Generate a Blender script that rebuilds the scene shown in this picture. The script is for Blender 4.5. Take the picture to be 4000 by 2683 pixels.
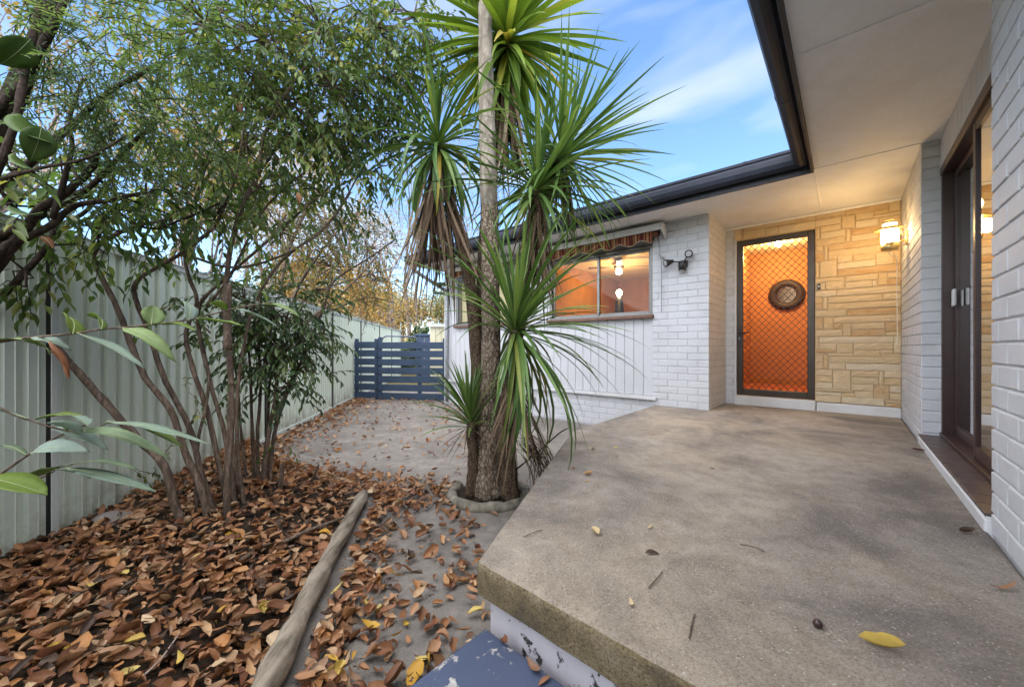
import bpy, math, random
import numpy as np
from mathutils import Vector, Matrix, Quaternion
for o in list(bpy.data.objects): bpy.data.objects.remove(o)
S = bpy.context.scene
COL = S.collection
R = math.radians
EYE = 1.135                                   # camera height above the path, metres
# ------------------------------------------------------------------ camera
cam = bpy.data.cameras.new('camera'); camo = bpy.data.objects.new('camera', cam); COL.objects.link(camo)
camo.location = (0, 0, EYE); camo.rotation_euler = (R(90), 0, 0)
cam.sensor_width = 36; cam.lens = 13.43; cam.shift_y = 0.0041
cam.clip_start = 0.02; cam.clip_end = 2000
S.camera = camo
# ------------------------------------------------------------------ sky
SUN_EL, SUN_AZ = 55.0, 202.0                  # degrees; azimuth clockwise from +Y
w = bpy.data.worlds.new('World'); S.world = w; w.use_nodes = True
wn, wl = w.node_tree.nodes, w.node_tree.links
wn.clear()
wout = wn.new('ShaderNodeOutputWorld'); wbg = wn.new('ShaderNodeBackground')
sky = wn.new('ShaderNodeTexSky'); sky.sky_type = 'NISHITA'; sky.sun_disc = False
sky.sun_elevation = R(SUN_EL); sky.sun_rotation = R(SUN_AZ); sky.air_density = 1.0; sky.dust_density = 0.4; sky.ozone_density = 4.0
wtc = wn.new('ShaderNodeTexCoord')
wmap = wn.new('ShaderNodeMapping'); wmap.inputs['Rotation'].default_value = (R(-14), R(18), R(20)); wmap.inputs['Scale'].default_value = (1.5, 1.6, 5.0)
wmap.inputs['Location'].default_value = (6.0, 3.0, 2.06)
wno = wn.new('ShaderNodeTexNoise'); wno.inputs['Scale'].default_value = 1.9; wno.inputs['Detail'].default_value = 4; wno.inputs['Roughness'].default_value = .42; wno.inputs['Distortion'].default_value = .35
wrp = wn.new('ShaderNodeValToRGB'); wrp.color_ramp.elements[0].position = .50; wrp.color_ramp.elements[1].position = .82
wrp.color_ramp.elements[0].color = (0, 0, 0, 1); wrp.color_ramp.elements[1].color = (.85, .85, .85, 1)
wmx = wn.new('ShaderNodeMixRGB'); wmx.inputs[2].default_value = (3.9, 4.15, 4.5, 1)
wl.new(wtc.outputs['Generated'], wmap.inputs[0]); wl.new(wmap.outputs[0], wno.inputs[0]); wl.new(wno.outputs[0], wrp.inputs[0])
wl.new(wrp.outputs[0], wmx.inputs[0]); whs = wn.new('ShaderNodeHueSaturation'); whs.inputs['Saturation'].default_value = 1.06; whs.inputs['Value'].default_value = 1.36; wl.new(sky.outputs[0], whs.inputs['Color']); wl.new(whs.outputs[0], wmx.inputs[1]); wl.new(wmx.outputs[0], wbg.inputs[0])
wbg.inputs[1].default_value = 0.054
wl.new(wbg.outputs[0], wout.inputs[0])
# ------------------------------------------------------------------ sun: veiled, broad light
sl = bpy.data.lights.new('sun', 'SUN'); sl.energy = 2.2; sl.angle = R(120); sl.color = (1, .945, .875)
so = bpy.data.objects.new('sun', sl); COL.objects.link(so)
_d = Vector((math.sin(R(SUN_AZ)) * math.cos(R(SUN_EL)), math.cos(R(SUN_AZ)) * math.cos(R(SUN_EL)), math.sin(R(SUN_EL))))
so.rotation_euler = _d.to_track_quat('Z', 'Y').to_euler()
so.location = (-4, -6, 8)
# ------------------------------------------------------------------ exposure
vs = S.view_settings; vs.view_transform = 'Standard'; vs.look = 'None'; vs.gamma = 1; vs.exposure = 2.42; vs.use_curve_mapping = False
S.render.engine = 'CYCLES'; S.cycles.max_bounces = 6; S.cycles.diffuse_bounces = 3; S.cycles.glossy_bounces = 3; S.cycles.transparent_max_bounces = 10
S.cycles.caustics_reflective = False; S.cycles.caustics_refractive = False
S.cycles.sample_clamp_indirect = 6; S.cycles.use_adaptive_sampling = True; S.cycles.adaptive_threshold = .02; S.cycles.use_denoising = True

# ================================================================== helpers
def tag(o, label=None, cat=None, group=None, kind=None):
    if label: o['label'] = label
    if cat: o['category'] = cat
    if group: o['group'] = group
    if kind: o['kind'] = kind
    return o
def link(name, me, parent=None, loc=(0, 0, 0), rot=None):
    o = bpy.data.objects.new(name, me); COL.objects.link(o)
    o.location = loc
    if rot is not None: o.rotation_euler = rot
    if parent is not None: o.parent = parent
    return o
def empty(name, loc=(0, 0, 0), rz=0, parent=None):
    o = bpy.data.objects.new(name, None); COL.objects.link(o); o.location = loc; o.rotation_euler = (0, 0, rz); o.empty_display_size = .1
    if parent is not None: o.parent = parent
    return o
def catmull(P, n):
    P = [Vector(p) for p in P]; out = []
    Q = [P[0] * 2 - P[1]] + P + [P[-1] * 2 - P[-2]]
    for i in range(1, len(Q) - 2):
        for k in range(n):
            t = k / n; a, b, c, d = Q[i - 1], Q[i], Q[i + 1], Q[i + 2]
            out.append(.5 * ((2 * b) + (c - a) * t + (2 * a - 5 * b + 4 * c - d) * t * t + (3 * b - a - 3 * c + d) * t ** 3))
    out.append(P[-1]); return out
class MB:
    def __init__(s): s.v = []; s.f = []
    def add(s, v, f):
        b = len(s.v); s.v += [tuple(p) for p in v]; s.f += [tuple(i + b for i in q) for q in f]; return s
    def box(s, x0, x1, y0, y1, z0, z1):
        return s.add([(x0, y0, z0), (x1, y0, z0), (x1, y1, z0), (x0, y1, z0), (x0, y0, z1), (x1, y0, z1), (x1, y1, z1), (x0, y1, z1)],
                     [(0, 3, 2, 1), (4, 5, 6, 7), (0, 1, 5, 4), (1, 2, 6, 5), (2, 3, 7, 6), (3, 0, 4, 7)])
    def prism(s, poly, z0, z1):
        n = len(poly)
        return s.add([(p[0], p[1], z0) for p in poly] + [(p[0], p[1], z1) for p in poly],
                     [tuple(range(n))[::-1], tuple(range(n, 2 * n))] + [(i, (i + 1) % n, n + (i + 1) % n, n + i) for i in range(n)])
    def tube(s, P, rad, n=8, cap=True, jit=0, rng=random):
        P = [Vector(p) for p in P]; m = len(P)
        rr = rad if isinstance(rad, (list, tuple)) else [rad] * m
        t = (P[1] - P[0]).normalized(); u = t.orthogonal().normalized(); V = []; F = []
        for i in range(m):
            tt = (P[min(i + 1, m - 1)] - P[max(i - 1, 0)])
            if tt.length > 1e-9:
                tt.normalize(); q = t.rotation_difference(tt); u = q @ u; t = tt
            u = (u - t * u.dot(t)).normalized(); w_ = t.cross(u)
            for k in range(n):
                a = 2 * math.pi * k / n; r = rr[i] * (1 + (rng.uniform(-jit, jit) if jit else 0))
                V.append(P[i] + u * math.cos(a) * r + w_ * math.sin(a) * r)
        for i in range(m - 1):
            for k in range(n):
                F.append((i * n + k, i * n + (k + 1) % n, (i + 1) * n + (k + 1) % n, (i + 1) * n + k))
        if cap: F += [tuple(range(n))[::-1], tuple(range((m - 1) * n, m * n))]
        return s.add(V, F)
    def lathe(s, prof, n=20, c=(0, 0, 0), axis='z', cap=True):
        V = []; F = []; m = len(prof)
        for r, h in prof:
            for k in range(n):
                a = 2 * math.pi * k / n; x, y = r * math.cos(a), r * math.sin(a)
                V.append((c[0] + x, c[1] + y, c[2] + h) if axis == 'z' else ((c[0] + x, c[1] + h, c[2] + y) if axis == 'y' else (c[0] + h, c[1] + x, c[2] + y)))
        for i in range(m - 1):
            for k in range(n): F.append((i * n + k, i * n + (k + 1) % n, (i + 1) * n + (k + 1) % n, (i + 1) * n + k))
        if cap: F += [tuple(range(n))[::-1], tuple(range((m - 1) * n, m * n))]
        return s.add(V, F)
    def mesh(s, name, mat, smooth=False):
        me = bpy.data.meshes.new(name); me.from_pydata(s.v, [], s.f)
        if mat: me.materials.append(mat)
        if smooth: me.polygons.foreach_set('use_smooth', [True] * len(me.polygons))
        me.update(); return me
    def build(s, name, mat, parent=None, loc=(0, 0, 0), rot=None, smooth=False, bevel=0, seg=2):
        o = link(name, s.mesh(name, mat, smooth), parent, loc, rot)
        if bevel:
            m = o.modifiers.new('bevel', 'BEVEL'); m.width = bevel; m.segments = seg; m.limit_method = 'ANGLE'; m.angle_limit = R(35)
        return o
# ------------------------------------------------------------------ materials
MATS = {}
def lin(c): return tuple((x / 12.92 if x <= .04045 else ((x + .055) / 1.055) ** 2.4) for x in c)
class NT:
    def __init__(s, name):
        s.m = bpy.data.materials.new(name); s.m.use_nodes = True; s.t = s.m.node_tree; s.n = s.t.nodes; s.l = s.t.links
        s.b = s.n['Principled BSDF']; s.geo = None; MATS[name] = s.m
    def new(s, k, **kw):
        n = s.n.new(k)
        for a, v in kw.items():
            if a[0] == '_': setattr(n, a[1:], v)
            else: n.inputs[a.replace('_', ' ')].default_value = v
        return n
    def pos(s):
        if not s.geo: s.geo = s.n.new('ShaderNodeNewGeometry')
        return s.geo.outputs['Position']
    def noise(s, scale, detail=4, rough=.55, stretch=None, rotz=0, dist=0, src=None):
        n = s.new('ShaderNodeTexNoise', Scale=scale, Detail=detail, Roughness=rough, Distortion=dist)
        src = src or s.pos()
        if stretch or rotz:
            mp = s.n.new('ShaderNodeMapping'); mp.inputs['Scale'].default_value = stretch or (1, 1, 1); mp.inputs['Rotation'].default_value = (0, 0, rotz)
            s.l.new(src, mp.inputs[0]); src = mp.outputs[0]
        s.l.new(src, n.inputs[0]); return n.outputs[0]
    def ramp(s, fac, stops, interp='LINEAR'):
        r = s.n.new('ShaderNodeValToRGB'); e = r.color_ramp.elements; r.color_ramp.interpolation = interp
        while len(e) > 1: e.remove(e[0])
        e[0].position = stops[0][0]; e[0].color = (*stops[0][1], 1) if len(stops[0][1]) == 3 else stops[0][1]
        for p, c in stops[1:]:
            x = e.new(p); x.color = (*c, 1) if len(c) == 3 else c
        s.l.new(fac, r.inputs[0]); return r.outputs[0]
    def mix(s, fac, a, b, mode='MIX'):
        m = s.n.new('ShaderNodeMixRGB'); m.blend_type = mode
        for i, x in ((0, fac), (1, a), (2, b)):
            if isinstance(x, (int, float)): m.inputs[i].default_value = x if i == 0 else (x, x, x, 1)
            elif isinstance(x, tuple): m.inputs[i].default_value = (*x, 1)
            else: s.l.new(x, m.inputs[i])
        return m.outputs[0]
    def math(s, op, a, b=None, clamp=False):
        m = s.n.new('ShaderNodeMath'); m.operation = op; m.use_clamp = clamp
        for i, x in ((0, a), (1, b)):
            if x is None: continue
            if isinstance(x, (int, float)): m.inputs[i].default_value = x
            else: s.l.new(x, m.inputs[i])
        return m.outputs[0]
    def bump(s, h, strength=.3, dist=.01):
        b = s.new('ShaderNodeBump', Strength=strength, Distance=dist); s.l.new(h, b.inputs['Height']); s.l.new(b.outputs[0], s.b.inputs['Normal'])
    def fin(s, color, rough=.8, metal=0, spec=.4):
        if isinstance(color, tuple): s.b.inputs['Base Color'].default_value = (*color, 1)
        else: s.l.new(color, s.b.inputs['Base Color'])
        if isinstance(rough, (int, float)): s.b.inputs['Roughness'].default_value = rough
        else: s.l.new(rough, s.b.inputs['Roughness'])
        s.b.inputs['Metallic'].default_value = metal; s.b.inputs['Specular IOR Level'].default_value = spec
        return s.m
def plain(name, col, rough=.6, metal=0, var=.08, scale=14, spec=.4, bump=.05):
    k = NT(name); n = k.noise(scale, 5)
    c = k.mix(k.ramp(n, [(.3, (0, 0, 0)), (.7, (1, 1, 1))]), tuple(x * (1 - var) for x in col), tuple(min(1, x * (1 + var)) for x in col))
    if bump: k.bump(k.noise(scale * 12, 3), bump, .003)
    return k.fin(c, rough, metal, spec)
def emit(name, col, strength):
    k = NT(name); k.b.inputs['Emission Color'].default_value = (*col, 1); k.b.inputs['Emission Strength'].default_value = strength
    return k.fin(col, .5)
def glass(name, tint=(1, 1, 1), boost=1.0):
    k = NT(name); n = k.n; n.remove(k.b)
    tr = n.new('ShaderNodeBsdfTransparent'); tr.inputs[0].default_value = (*tint, 1)
    gl = n.new('ShaderNodeBsdfGlossy'); gl.inputs['Roughness'].default_value = .012
    fr = n.new('ShaderNodeFresnel'); fr.inputs[0].default_value = 1.5
    mu = k.math('MULTIPLY', fr.outputs[0], boost, True)
    ms = n.new('ShaderNodeMixShader'); k.l.new(mu, ms.inputs[0]); k.l.new(tr.outputs[0], ms.inputs[1]); k.l.new(gl.outputs[0], ms.inputs[2])
    k.l.new(ms.outputs[0], n['Material Output'].inputs[0]); return k.m
def leafmat(name, stops, attr='tint', trans=.35, rough=.45, spec=.35, obj=False):
    """leaf: colour from a per-leaf random value, light passing through the blade"""
    k = NT(name)
    if obj: fac = k.n.new('ShaderNodeObjectInfo').outputs['Random']
    else:
        a = k.n.new('ShaderNodeAttribute'); a.attribute_name = attr; fac = a.outputs['Fac']
    c = k.ramp(fac, stops)
    c = k.mix(.35, c, k.ramp(k.noise(60, 3), [(.3, (.55, .55, .55)), (.7, (1, 1, 1))]), 'MULTIPLY')
    k.fin(c, rough, 0, spec)
    tl = k.n.new('ShaderNodeBsdfTranslucent'); k.l.new(k.mix(1, c, (1.0, 1.0, .55), 'MULTIPLY'), tl.inputs[0])
    ms = k.n.new('ShaderNodeMixShader'); ms.inputs[0].default_value = trans
    k.l.new(k.b.outputs[0], ms.inputs[1]); k.l.new(tl.outputs[0], ms.inputs[2]); k.l.new(ms.outputs[0], k.n['Material Output'].inputs[0])
    return k.m
# ------------------------------------------------------------------ places: house frame (q along the front, p into the house)
HA = R(41.2); HS, HC = math.sin(HA), math.cos(HA)
def W(q, p, z=0.0): return Vector((q * HC + p * HS, -q * HS + p * HC, z))
def at(dx, dy, Y):
    """point at depth Y seen where the overview picture (2338 wide) has dx, dy"""
    return Vector(((dx * 1.71086 - 2000) / 1492 * Y, Y, EYE + (1358 - dy * 1.71086) / 1492 * Y))
def proj(P):
    """world point -> overview pixel; used only to rank pieces by the size they show at"""
    return ((2000 + P[0] / P[1] * 1492) / 1.71086, (1358 - (P[2] - EYE) / P[1] * 1492) / 1.71086)
FX0, FY0, FSL = -2.678, 2.315, -0.141          # the side fence line
def fence_x(y): return FX0 + FSL * (y - FY0)
SLAB = 0.385
SOFFIT = 2.74
STONES = [(-0.278, -0.179, 2.678, 2.721), (-0.17, -0.012, 2.677, 2.723), (-0.005, 0.344, 2.649, 2.716), (0.352, 0.436, 2.623, 2.719), (-0.278, -0.049, 2.574, 2.645), (-0.037, 0.068, 2.503, 2.644), (0.081, 0.222, 2.575, 2.648), (0.236, 0.344, 2.606, 2.645), (0.232, 0.436, 2.57, 2.591), (0.082, 0.261, 2.485, 2.563), (0.276, 0.436, 2.345, 2.561), (-0.276, -0.242, 2.429, 2.563), (-0.23, -0.049, 2.5, 2.563), (-0.23, -0.015, 2.423, 2.49), (-0.001, 0.026, 2.351, 2.486), (0.042, 0.261, 2.415, 2.483), (0.044, 0.261, 2.346, 2.406), (-0.274, -0.015, 2.346, 2.412), (-0.156, 0.436, 2.272, 2.334), (-0.274, -0.211, 2.283, 2.339), (-0.274, -0.211, 2.159, 2.267), (-0.196, -0.168, 2.164, 2.338), (-0.156, 0.436, 2.189, 2.258), (-0.158, -0.081, 2.157, 2.192), (-0.076, 0.048, 2.119, 2.191), (0.059, 0.236, 2.118, 2.186), (0.249, 0.38, 2.045, 2.171), (0.392, 0.436, 2.042, 2.171), (-0.235, -0.088, 1.968, 2.151), (-0.274, -0.247, 1.971, 2.146), (-0.076, 0.238, 2.042, 2.11), (-0.076, 0.436, 1.962, 2.03), (-0.276, -0.021, 1.91, 1.951), (-0.274, -0.194, 1.82, 1.901), (-0.182, -0.024, 1.813, 1.908), (-0.005, 0.255, 1.889, 1.953), (-0.005, 0.213, 1.814, 1.883), (0.22, 0.253, 1.813, 1.879), (0.264, 0.332, 1.821, 1.941), (0.344, 0.436, 1.89, 1.943), (0.344, 0.436, 1.815, 1.882), (-0.274, -0.09, 1.74, 1.807), (-0.083, 0.438, 1.737, 1.802), (-0.276, -0.214, 1.663, 1.733), (-0.276, -0.214, 1.589, 1.655), (-0.208, -0.17, 1.586, 1.731), (-0.163, 0.291, 1.658, 1.726), (0.303, 0.44, 1.66, 1.724), (-0.163, 0.44, 1.58, 1.649), (-0.276, -0.003, 1.504, 1.577), (0.006, 0.44, 1.498, 1.569), (-0.274, -0.211, 1.355, 1.496), (-0.199, -0.12, 1.354, 1.495), (-0.113, 0.44, 1.423, 1.491), (-0.111, -0.039, 1.349, 1.421), (-0.274, -0.039, 1.272, 1.344), (-0.031, 0.035, 1.272, 1.412), (0.048, 0.311, 1.346, 1.411), (0.046, 0.311, 1.269, 1.337), (0.323, 0.44, 1.312, 1.413), (0.323, 0.44, 1.269, 1.304), (-0.274, -0.248, 1.123, 1.268), (-0.24, 0.378, 1.195, 1.26), (-0.24, -0.088, 1.119, 1.19), (-0.083, 0.051, 1.079, 1.189), (0.059, 0.376, 1.118, 1.188), (0.384, 0.44, 1.078, 1.26), (-0.274, -0.086, 1.08, 1.114), (0.062, 0.274, 1.041, 1.111), (0.28, 0.376, 1.078, 1.112), (0.28, 0.44, 1.038, 1.071), (-0.271, -0.206, 1.044, 1.07), (-0.271, -0.211, 0.969, 1.037), (-0.201, -0.168, 0.887, 1.062), (-0.16, 0.051, 1.04, 1.072), (-0.151, 0.44, 0.966, 1.036), (-0.271, -0.211, 0.888, 0.959), (-0.153, -0.012, 0.887, 0.958), (-0.001, 0.44, 0.884, 0.954), (-0.271, -0.125, 0.812, 0.875), (-0.271, -0.125, 0.733, 0.803), (-0.271, -0.125, 0.656, 0.726), (-0.116, 0.031, 0.656, 0.874), (0.044, 0.266, 0.81, 0.874), (0.044, 0.266, 0.729, 0.799), (0.271, 0.305, 0.729, 0.876), (0.313, 0.44, 0.81, 0.88), (0.313, 0.44, 0.73, 0.802), (-0.274, 0.037, 0.624, 0.65), (0.045, 0.222, 0.656, 0.723), (0.229, 0.346, 0.572, 0.721), (0.358, 0.44, 0.653, 0.721), (0.358, 0.44, 0.574, 0.645), (-0.274, -0.046, 0.579, 0.611), (-0.04, 0.066, 0.574, 0.609), (0.075, 0.224, 0.575, 0.647), (-0.274, -0.051, 0.497, 0.573), (-0.042, 0.311, 0.498, 0.571), (0.317, 0.44, 0.536, 0.566), (0.317, 0.44, 0.493, 0.53), (-1.133, -1.057, 2.573, 2.737), (-1.02, -0.417, 2.674, 2.737), (-1.02, -0.777, 2.579, 2.666), (-0.77, -0.645, 2.573, 2.652), (-0.64, -0.283, 2.565, 2.648), (-0.411, -0.35, 2.675, 2.728), (-0.345, -0.285, 2.673, 2.73)]
# ================================================================== materials of the house
def paint_mat(name, col, dirt, amt=.5):
    k = NT(name)
    d = k.ramp(k.noise(3.5, 6, .62), [(.42, (0, 0, 0)), (.72, (1, 1, 1))])
    f = k.ramp(k.noise(38, 4, .6), [(.35, (0, 0, 0)), (.8, (1, 1, 1))])
    c = k.mix(k.math('MULTIPLY', d, amt), col, dirt)
    c = k.mix(k.math('MULTIPLY', f, .16), c, tuple(x * .72 for x in dirt))
    k.bump(k.noise(160, 4, .6), .25, .004)
    return k.fin(c, .62, 0, .3)
M_white = paint_mat('painted_brick', (.60, .61, .635), (.48, .485, .50), .5)
M_joint = paint_mat('painted_joint', (.55, .56, .58), (.40, .39, .39), .6)
M_board = paint_mat('painted_board', (.57, .58, .605), (.50, .50, .50), .4)
M_trim = paint_mat('painted_trim', (.64, .65, .66), (.46, .44, .41), .4)
M_soffit = paint_mat('soffit_sheet', (.79, .80, .82), (.66, .65, .63), .6)
M_gutter = plain('charcoal_steel', (.019, .023, .036), .55, 0, .25, 5, .3, .02)
M_fascia = plain('brown_black_fascia', (.022, .024, .034), .55, 0, .25, 7)
M_roof = plain('roof_sheet', (.13, .13, .14), .5, 0, .2, 3)
def stone_mat():
    k = NT('sandstone')
    oi = k.n.new('ShaderNodeObjectInfo').outputs['Random']
    base = k.ramp(oi, [(0, (.54, .40, .225)), (.18, (.62, .48, .30)), (.36, (.57, .40, .20)), (.55, (.66, .53, .35)), (.70, (.48, .29, .125)), (.84, (.62, .49, .31)), (1, (.64, .55, .41))])
    v = k.noise(9, 6, .65, (1, 1, 2.4)); v2 = k.noise(70, 4, .7)
    c = k.mix(k.ramp(v, [(.35, (0, 0, 0)), (.75, (.55, .55, .55))]), base, (.66, .55, .38))
    c = k.mix(k.ramp(v2, [(.55, (0, 0, 0)), (.8, (.5, .5, .5))]), c, (.27, .165, .08))
    k.bump(k.noise(60, 8, .75), .9, .012)
    return k.fin(c, .85, 0, .25)
M_stone = stone_mat()
M_mortar = plain('stone_mortar', (.50, .375, .235), .9, 0, .15, 30, .2, .3)
M_brown = plain('brown_aluminium', (.040, .020, .018), .4, .1, .2, 6, .5, .01)
M_bronze = plain('bronze_aluminium', (.045, .033, .024), .38, .3, .25, 5, .5, .01)
M_black = plain('black_plastic', (.012, .011, .012), .45, 0, .2, 20, .5, .02)
M_tile = plain('brown_glazed_tile', (.062, .045, .045), .4, 0, .35, 9, .5, .04)
M_sill = plain('varnished_sill', (.16, .085, .06), .55, 0, .3, 18)
M_orange = plain('orange_wall', (.50, .225, .080), .75, 0, .06, 4, .2)
M_orange2 = plain('apricot_wall', (.44, .185, .034), .75, 0, .14, 4, .2)
M_hfloor = plain('terracotta_floor', (.42, .13, .045), .4, 0, .15, 6)
M_ceil = plain('cream_ceiling', (.72, .55, .33), .8, 0, .05, 4)
M_alu = plain('grey_aluminium', (.23, .22, .21), .4, .4, .1, 6, .5, .01)
M_steel = plain('galvanised_steel', (.33, .34, .35), .45, .7, .2, 20, .5, .03)
M_glass = glass('window_glass', (.92, .95, .95), .55)
M_glassd = glass('door_glass', (.55, .55, .53), 2.6)
M_cream = plain('cream_blind', (.76, .60, .34), .8, 0, .05, 5)

# ================================================================== the house
HQ, HP = -1.235, 4.98
house = empty('house', W(HQ, HP, 0), -HA)
tag(house, 'white painted brick house with dark eaves around the porch', 'house')
def L(q, p, z=0.0): return (q - HQ, p - HP, z)
class HB(MB):                                  # mesh builder in house coordinates
    def hbox(s, q0, q1, p0, p1, z0, z1): return s.box(q0 - HQ, q1 - HQ, p0 - HP, p1 - HP, z0, z1)
    def hprism(s, poly, z0, z1): return s.prism([(a - HQ, b - HP) for a, b in poly], z0, z1)
rb = random.Random(4)
# ---- brick faces: (start q,p) direction along the face, outward normal, length, z range
CH, BH = .086, .0775
wall_objs = {}
BRICKS = []
def brick_face(wall, q0, p0, dq, dp, nq, np_, length, z0, z1, first=0.0, show=True):
    n = int(math.ceil((z1 - z0) / CH))
    for i in range(n):
        za = z0 + i * CH; zb = min(za + BH, z1)
        if zb - za < .02: continue
        s = -.12 * (i % 2) - first
        while s < length:
            a, b = max(s, 0), min(s + .231, length)
            if b - a > .025: BRICKS.append((wall, q0, p0, dq, dp, nq, np_, a, b, za, zb, show))
            s += .24
def backing(name, *boxes):
    m = HB()
    for b in boxes: m.hbox(*b)
    o = m.build('wall', M_joint, house); wall_objs[name] = o; return o
e = .006
backing('side', (.443 + e, .56, 4.39 + e, 6.1, SLAB - .1, SOFFIT + .15))
backing('near', (.443 + e, .70, -2.5, 2.45 - e, 0, SOFFIT + .15))
backing('pier', (-1.911, HQ - e, 4.98 + e, 5.83, .0, SOFFIT + .15))
backing('jamb', (HQ - e, -1.132, 5.83 + e, 6.0, SLAB - .1, SOFFIT + .15))
backing('base', (-6.17, -1.9112, 5.0 + e, 5.2, -.1, .455))
brick_face('side', .443, 5.83, 0, -1, -1, 0, 1.44, SLAB, SOFFIT, .05)
brick_face('side', .443, 4.39, 1, 0, 0, -1, .112, SLAB, SOFFIT)
brick_face('near', .443, 2.45, 0, -1, -1, 0, 1.0, SLAB, SOFFIT, .03)
brick_face('near', .56, 2.45, -1, 0, 0, 1, .117, SLAB, SOFFIT, 0, False)
brick_face('pier', -1.911, 4.98, 1, 0, 0, -1, .676, SLAB, SOFFIT, .16)
brick_face('pier', HQ, 4.98, 0, 1, 1, 0, .85, SLAB, SOFFIT, .07)
brick_face('jamb', HQ, 5.83, 1, 0, 0, -1, .103, SLAB, SOFFIT, .03)
brick_face('base', -6.17, 5.0, 1, 0, 0, -1, 4.26, 0.02, .44)
def brick_mesh(key, w, h, rng):
    # proud painted face with softened, slightly uneven arrises; local x along face, y outward(-), z up
    j = lambda a: rng.uniform(-a, a)
    c = .005; d = .0062
    o = [(0, 0), (w, 0), (w, h), (0, h)]
    i_ = [(c + j(.002), c + j(.0018)), (w - c + j(.002), c + j(.0018)), (w - c + j(.002), h - c + j(.0018)), (c + j(.002), h - c + j(.0018))]
    V = [(x, 0, z) for x, z in o] + [(x + (w / 2 - x) * .012, -d * .72, z + (h / 2 - z) * .03) for x, z in o] + [(x, -d + j(.0012), z) for x, z in i_]
    F = [(8, 9, 10, 11)] + [(k, (k + 1) % 4, 4 + (k + 1) % 4, 4 + k) for k in range(4)] + [(4 + k, 4 + (k + 1) % 4, 8 + (k + 1) % 4, 8 + k) for k in range(4)]
    return V, F
cache = {}
def shown(b):
    wl_, q0, p0, dq, dp, nq, np_, a, c_, za, zb, sh = b
    if not sh: return 0
    P0 = W(q0 + dq * a, p0 + dp * a); P1 = W(q0 + dq * c_, p0 + dp * c_)
    if min(P0.y, P1.y) < .3: return 0
    x0, y0 = proj((P0.x, P0.y, za)); x1, y1 = proj((P1.x, P1.y, zb))
    if min(x0, x1) > 2338 or max(x0, x1) < 1300 or max(y0, y1) < 0: return 0
    return abs(x1 - x0) * (zb - za) / max(P0.y, .3)
order = sorted(range(len(BRICKS)), key=lambda i: -shown(BRICKS[i]))
chosen = set(order[:300])
rest = MB()
for i, b in enumerate(BRICKS):
    wl_, q0, p0, dq, dp, nq, np_, a, c_, za, zb, sh = b
    lo = L(q0 + dq * a - nq * e, p0 + dp * a - np_ * e, za)
    rz = math.atan2(dp, dq)
    flip = (math.sin(rz) * nq - math.cos(rz) * np_) < 0       # local -y must point outward
    if flip:
        lo = L(q0 + dq * c_ - nq * e, p0 + dp * c_ - np_ * e, za); rz += math.pi
    if i in chosen:
        key = (round(c_ - a, 3), round(zb - za, 3), rb.randrange(3))
        if key not in cache:
            V, F = brick_mesh(key, c_ - a, zb - za, rb); cache[key] = MB().add(V, F).mesh('brick', M_white)
        o = link('brick', cache[key], wall_objs[wl_], lo, (0, 0, rz))
    else:
        V, F = brick_mesh(0, c_ - a, zb - za, rb); cs, sn = math.cos(rz), math.sin(rz)
        rest.add([(lo[0] + x * cs - y * sn, lo[1] + x * sn + y * cs, lo[2] + z) for x, y, z in V], F)
tag(rest.build('brickwork', M_white, house), kind='stuff')
# ---- body of the house behind the faces (keeps the sky out of the rooms)
m = HB()
m.hbox(-6.17, -6.06, 5.0, 12.5, 0, 2.9)          # gable end wall
m.hbox(.56, .70, 4.5, 12.5, 0, 2.9)
m.hbox(-6.17, .70, 12.5, 12.6, 0, 2.9)
m.build('wall', M_white, house)
# ---- vertical boards of the window wall
W1 = (-3.577, -1.911); W2 = (-5.85, -4.35); SZ, HZ = 1.568, 2.50
m = HB(); m.hbox(-6.17, -1.9112, 5.025, 5.16, .44, SZ - .03)
m.hbox(-6.17, W2[0], 5.025, 5.16, SZ - .03, 2.9); m.hbox(W2[1], W1[0], 5.025, 5.16, SZ - .03, 2.9)
m.hbox(W2[0], W2[1], 5.025, 5.16, HZ, 2.9); m.hbox(W1[0], W1[1], 5.025, 5.16, HZ, 2.9)
bw = m.build('wall', M_joint, house)
q = -1.914
while q > -6.1:
    q1 = max(q - .132, -6.17)
    inw = any(a - .06 < (q + q1) / 2 < b + .06 for a, b in (W1, W2))
    z1 = SZ - .032 if inw else SOFFIT
    o = HB().hbox(q1 + .0025, q - .0025, 5.004 + rb.uniform(0, .002), 5.027, .500, z1).build('board', M_board, bw, bevel=.003, seg=1)
    q = q1
HB().hbox(-6.17, -1.86, 4.955, 5.03, .448, .494).build('ledge', M_trim, house, bevel=.006)
HB().hbox(-6.21, -6.05, 4.985, 5.10, 0, SOFFIT).build('corner_post', M_board, house, bevel=.004)
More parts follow.
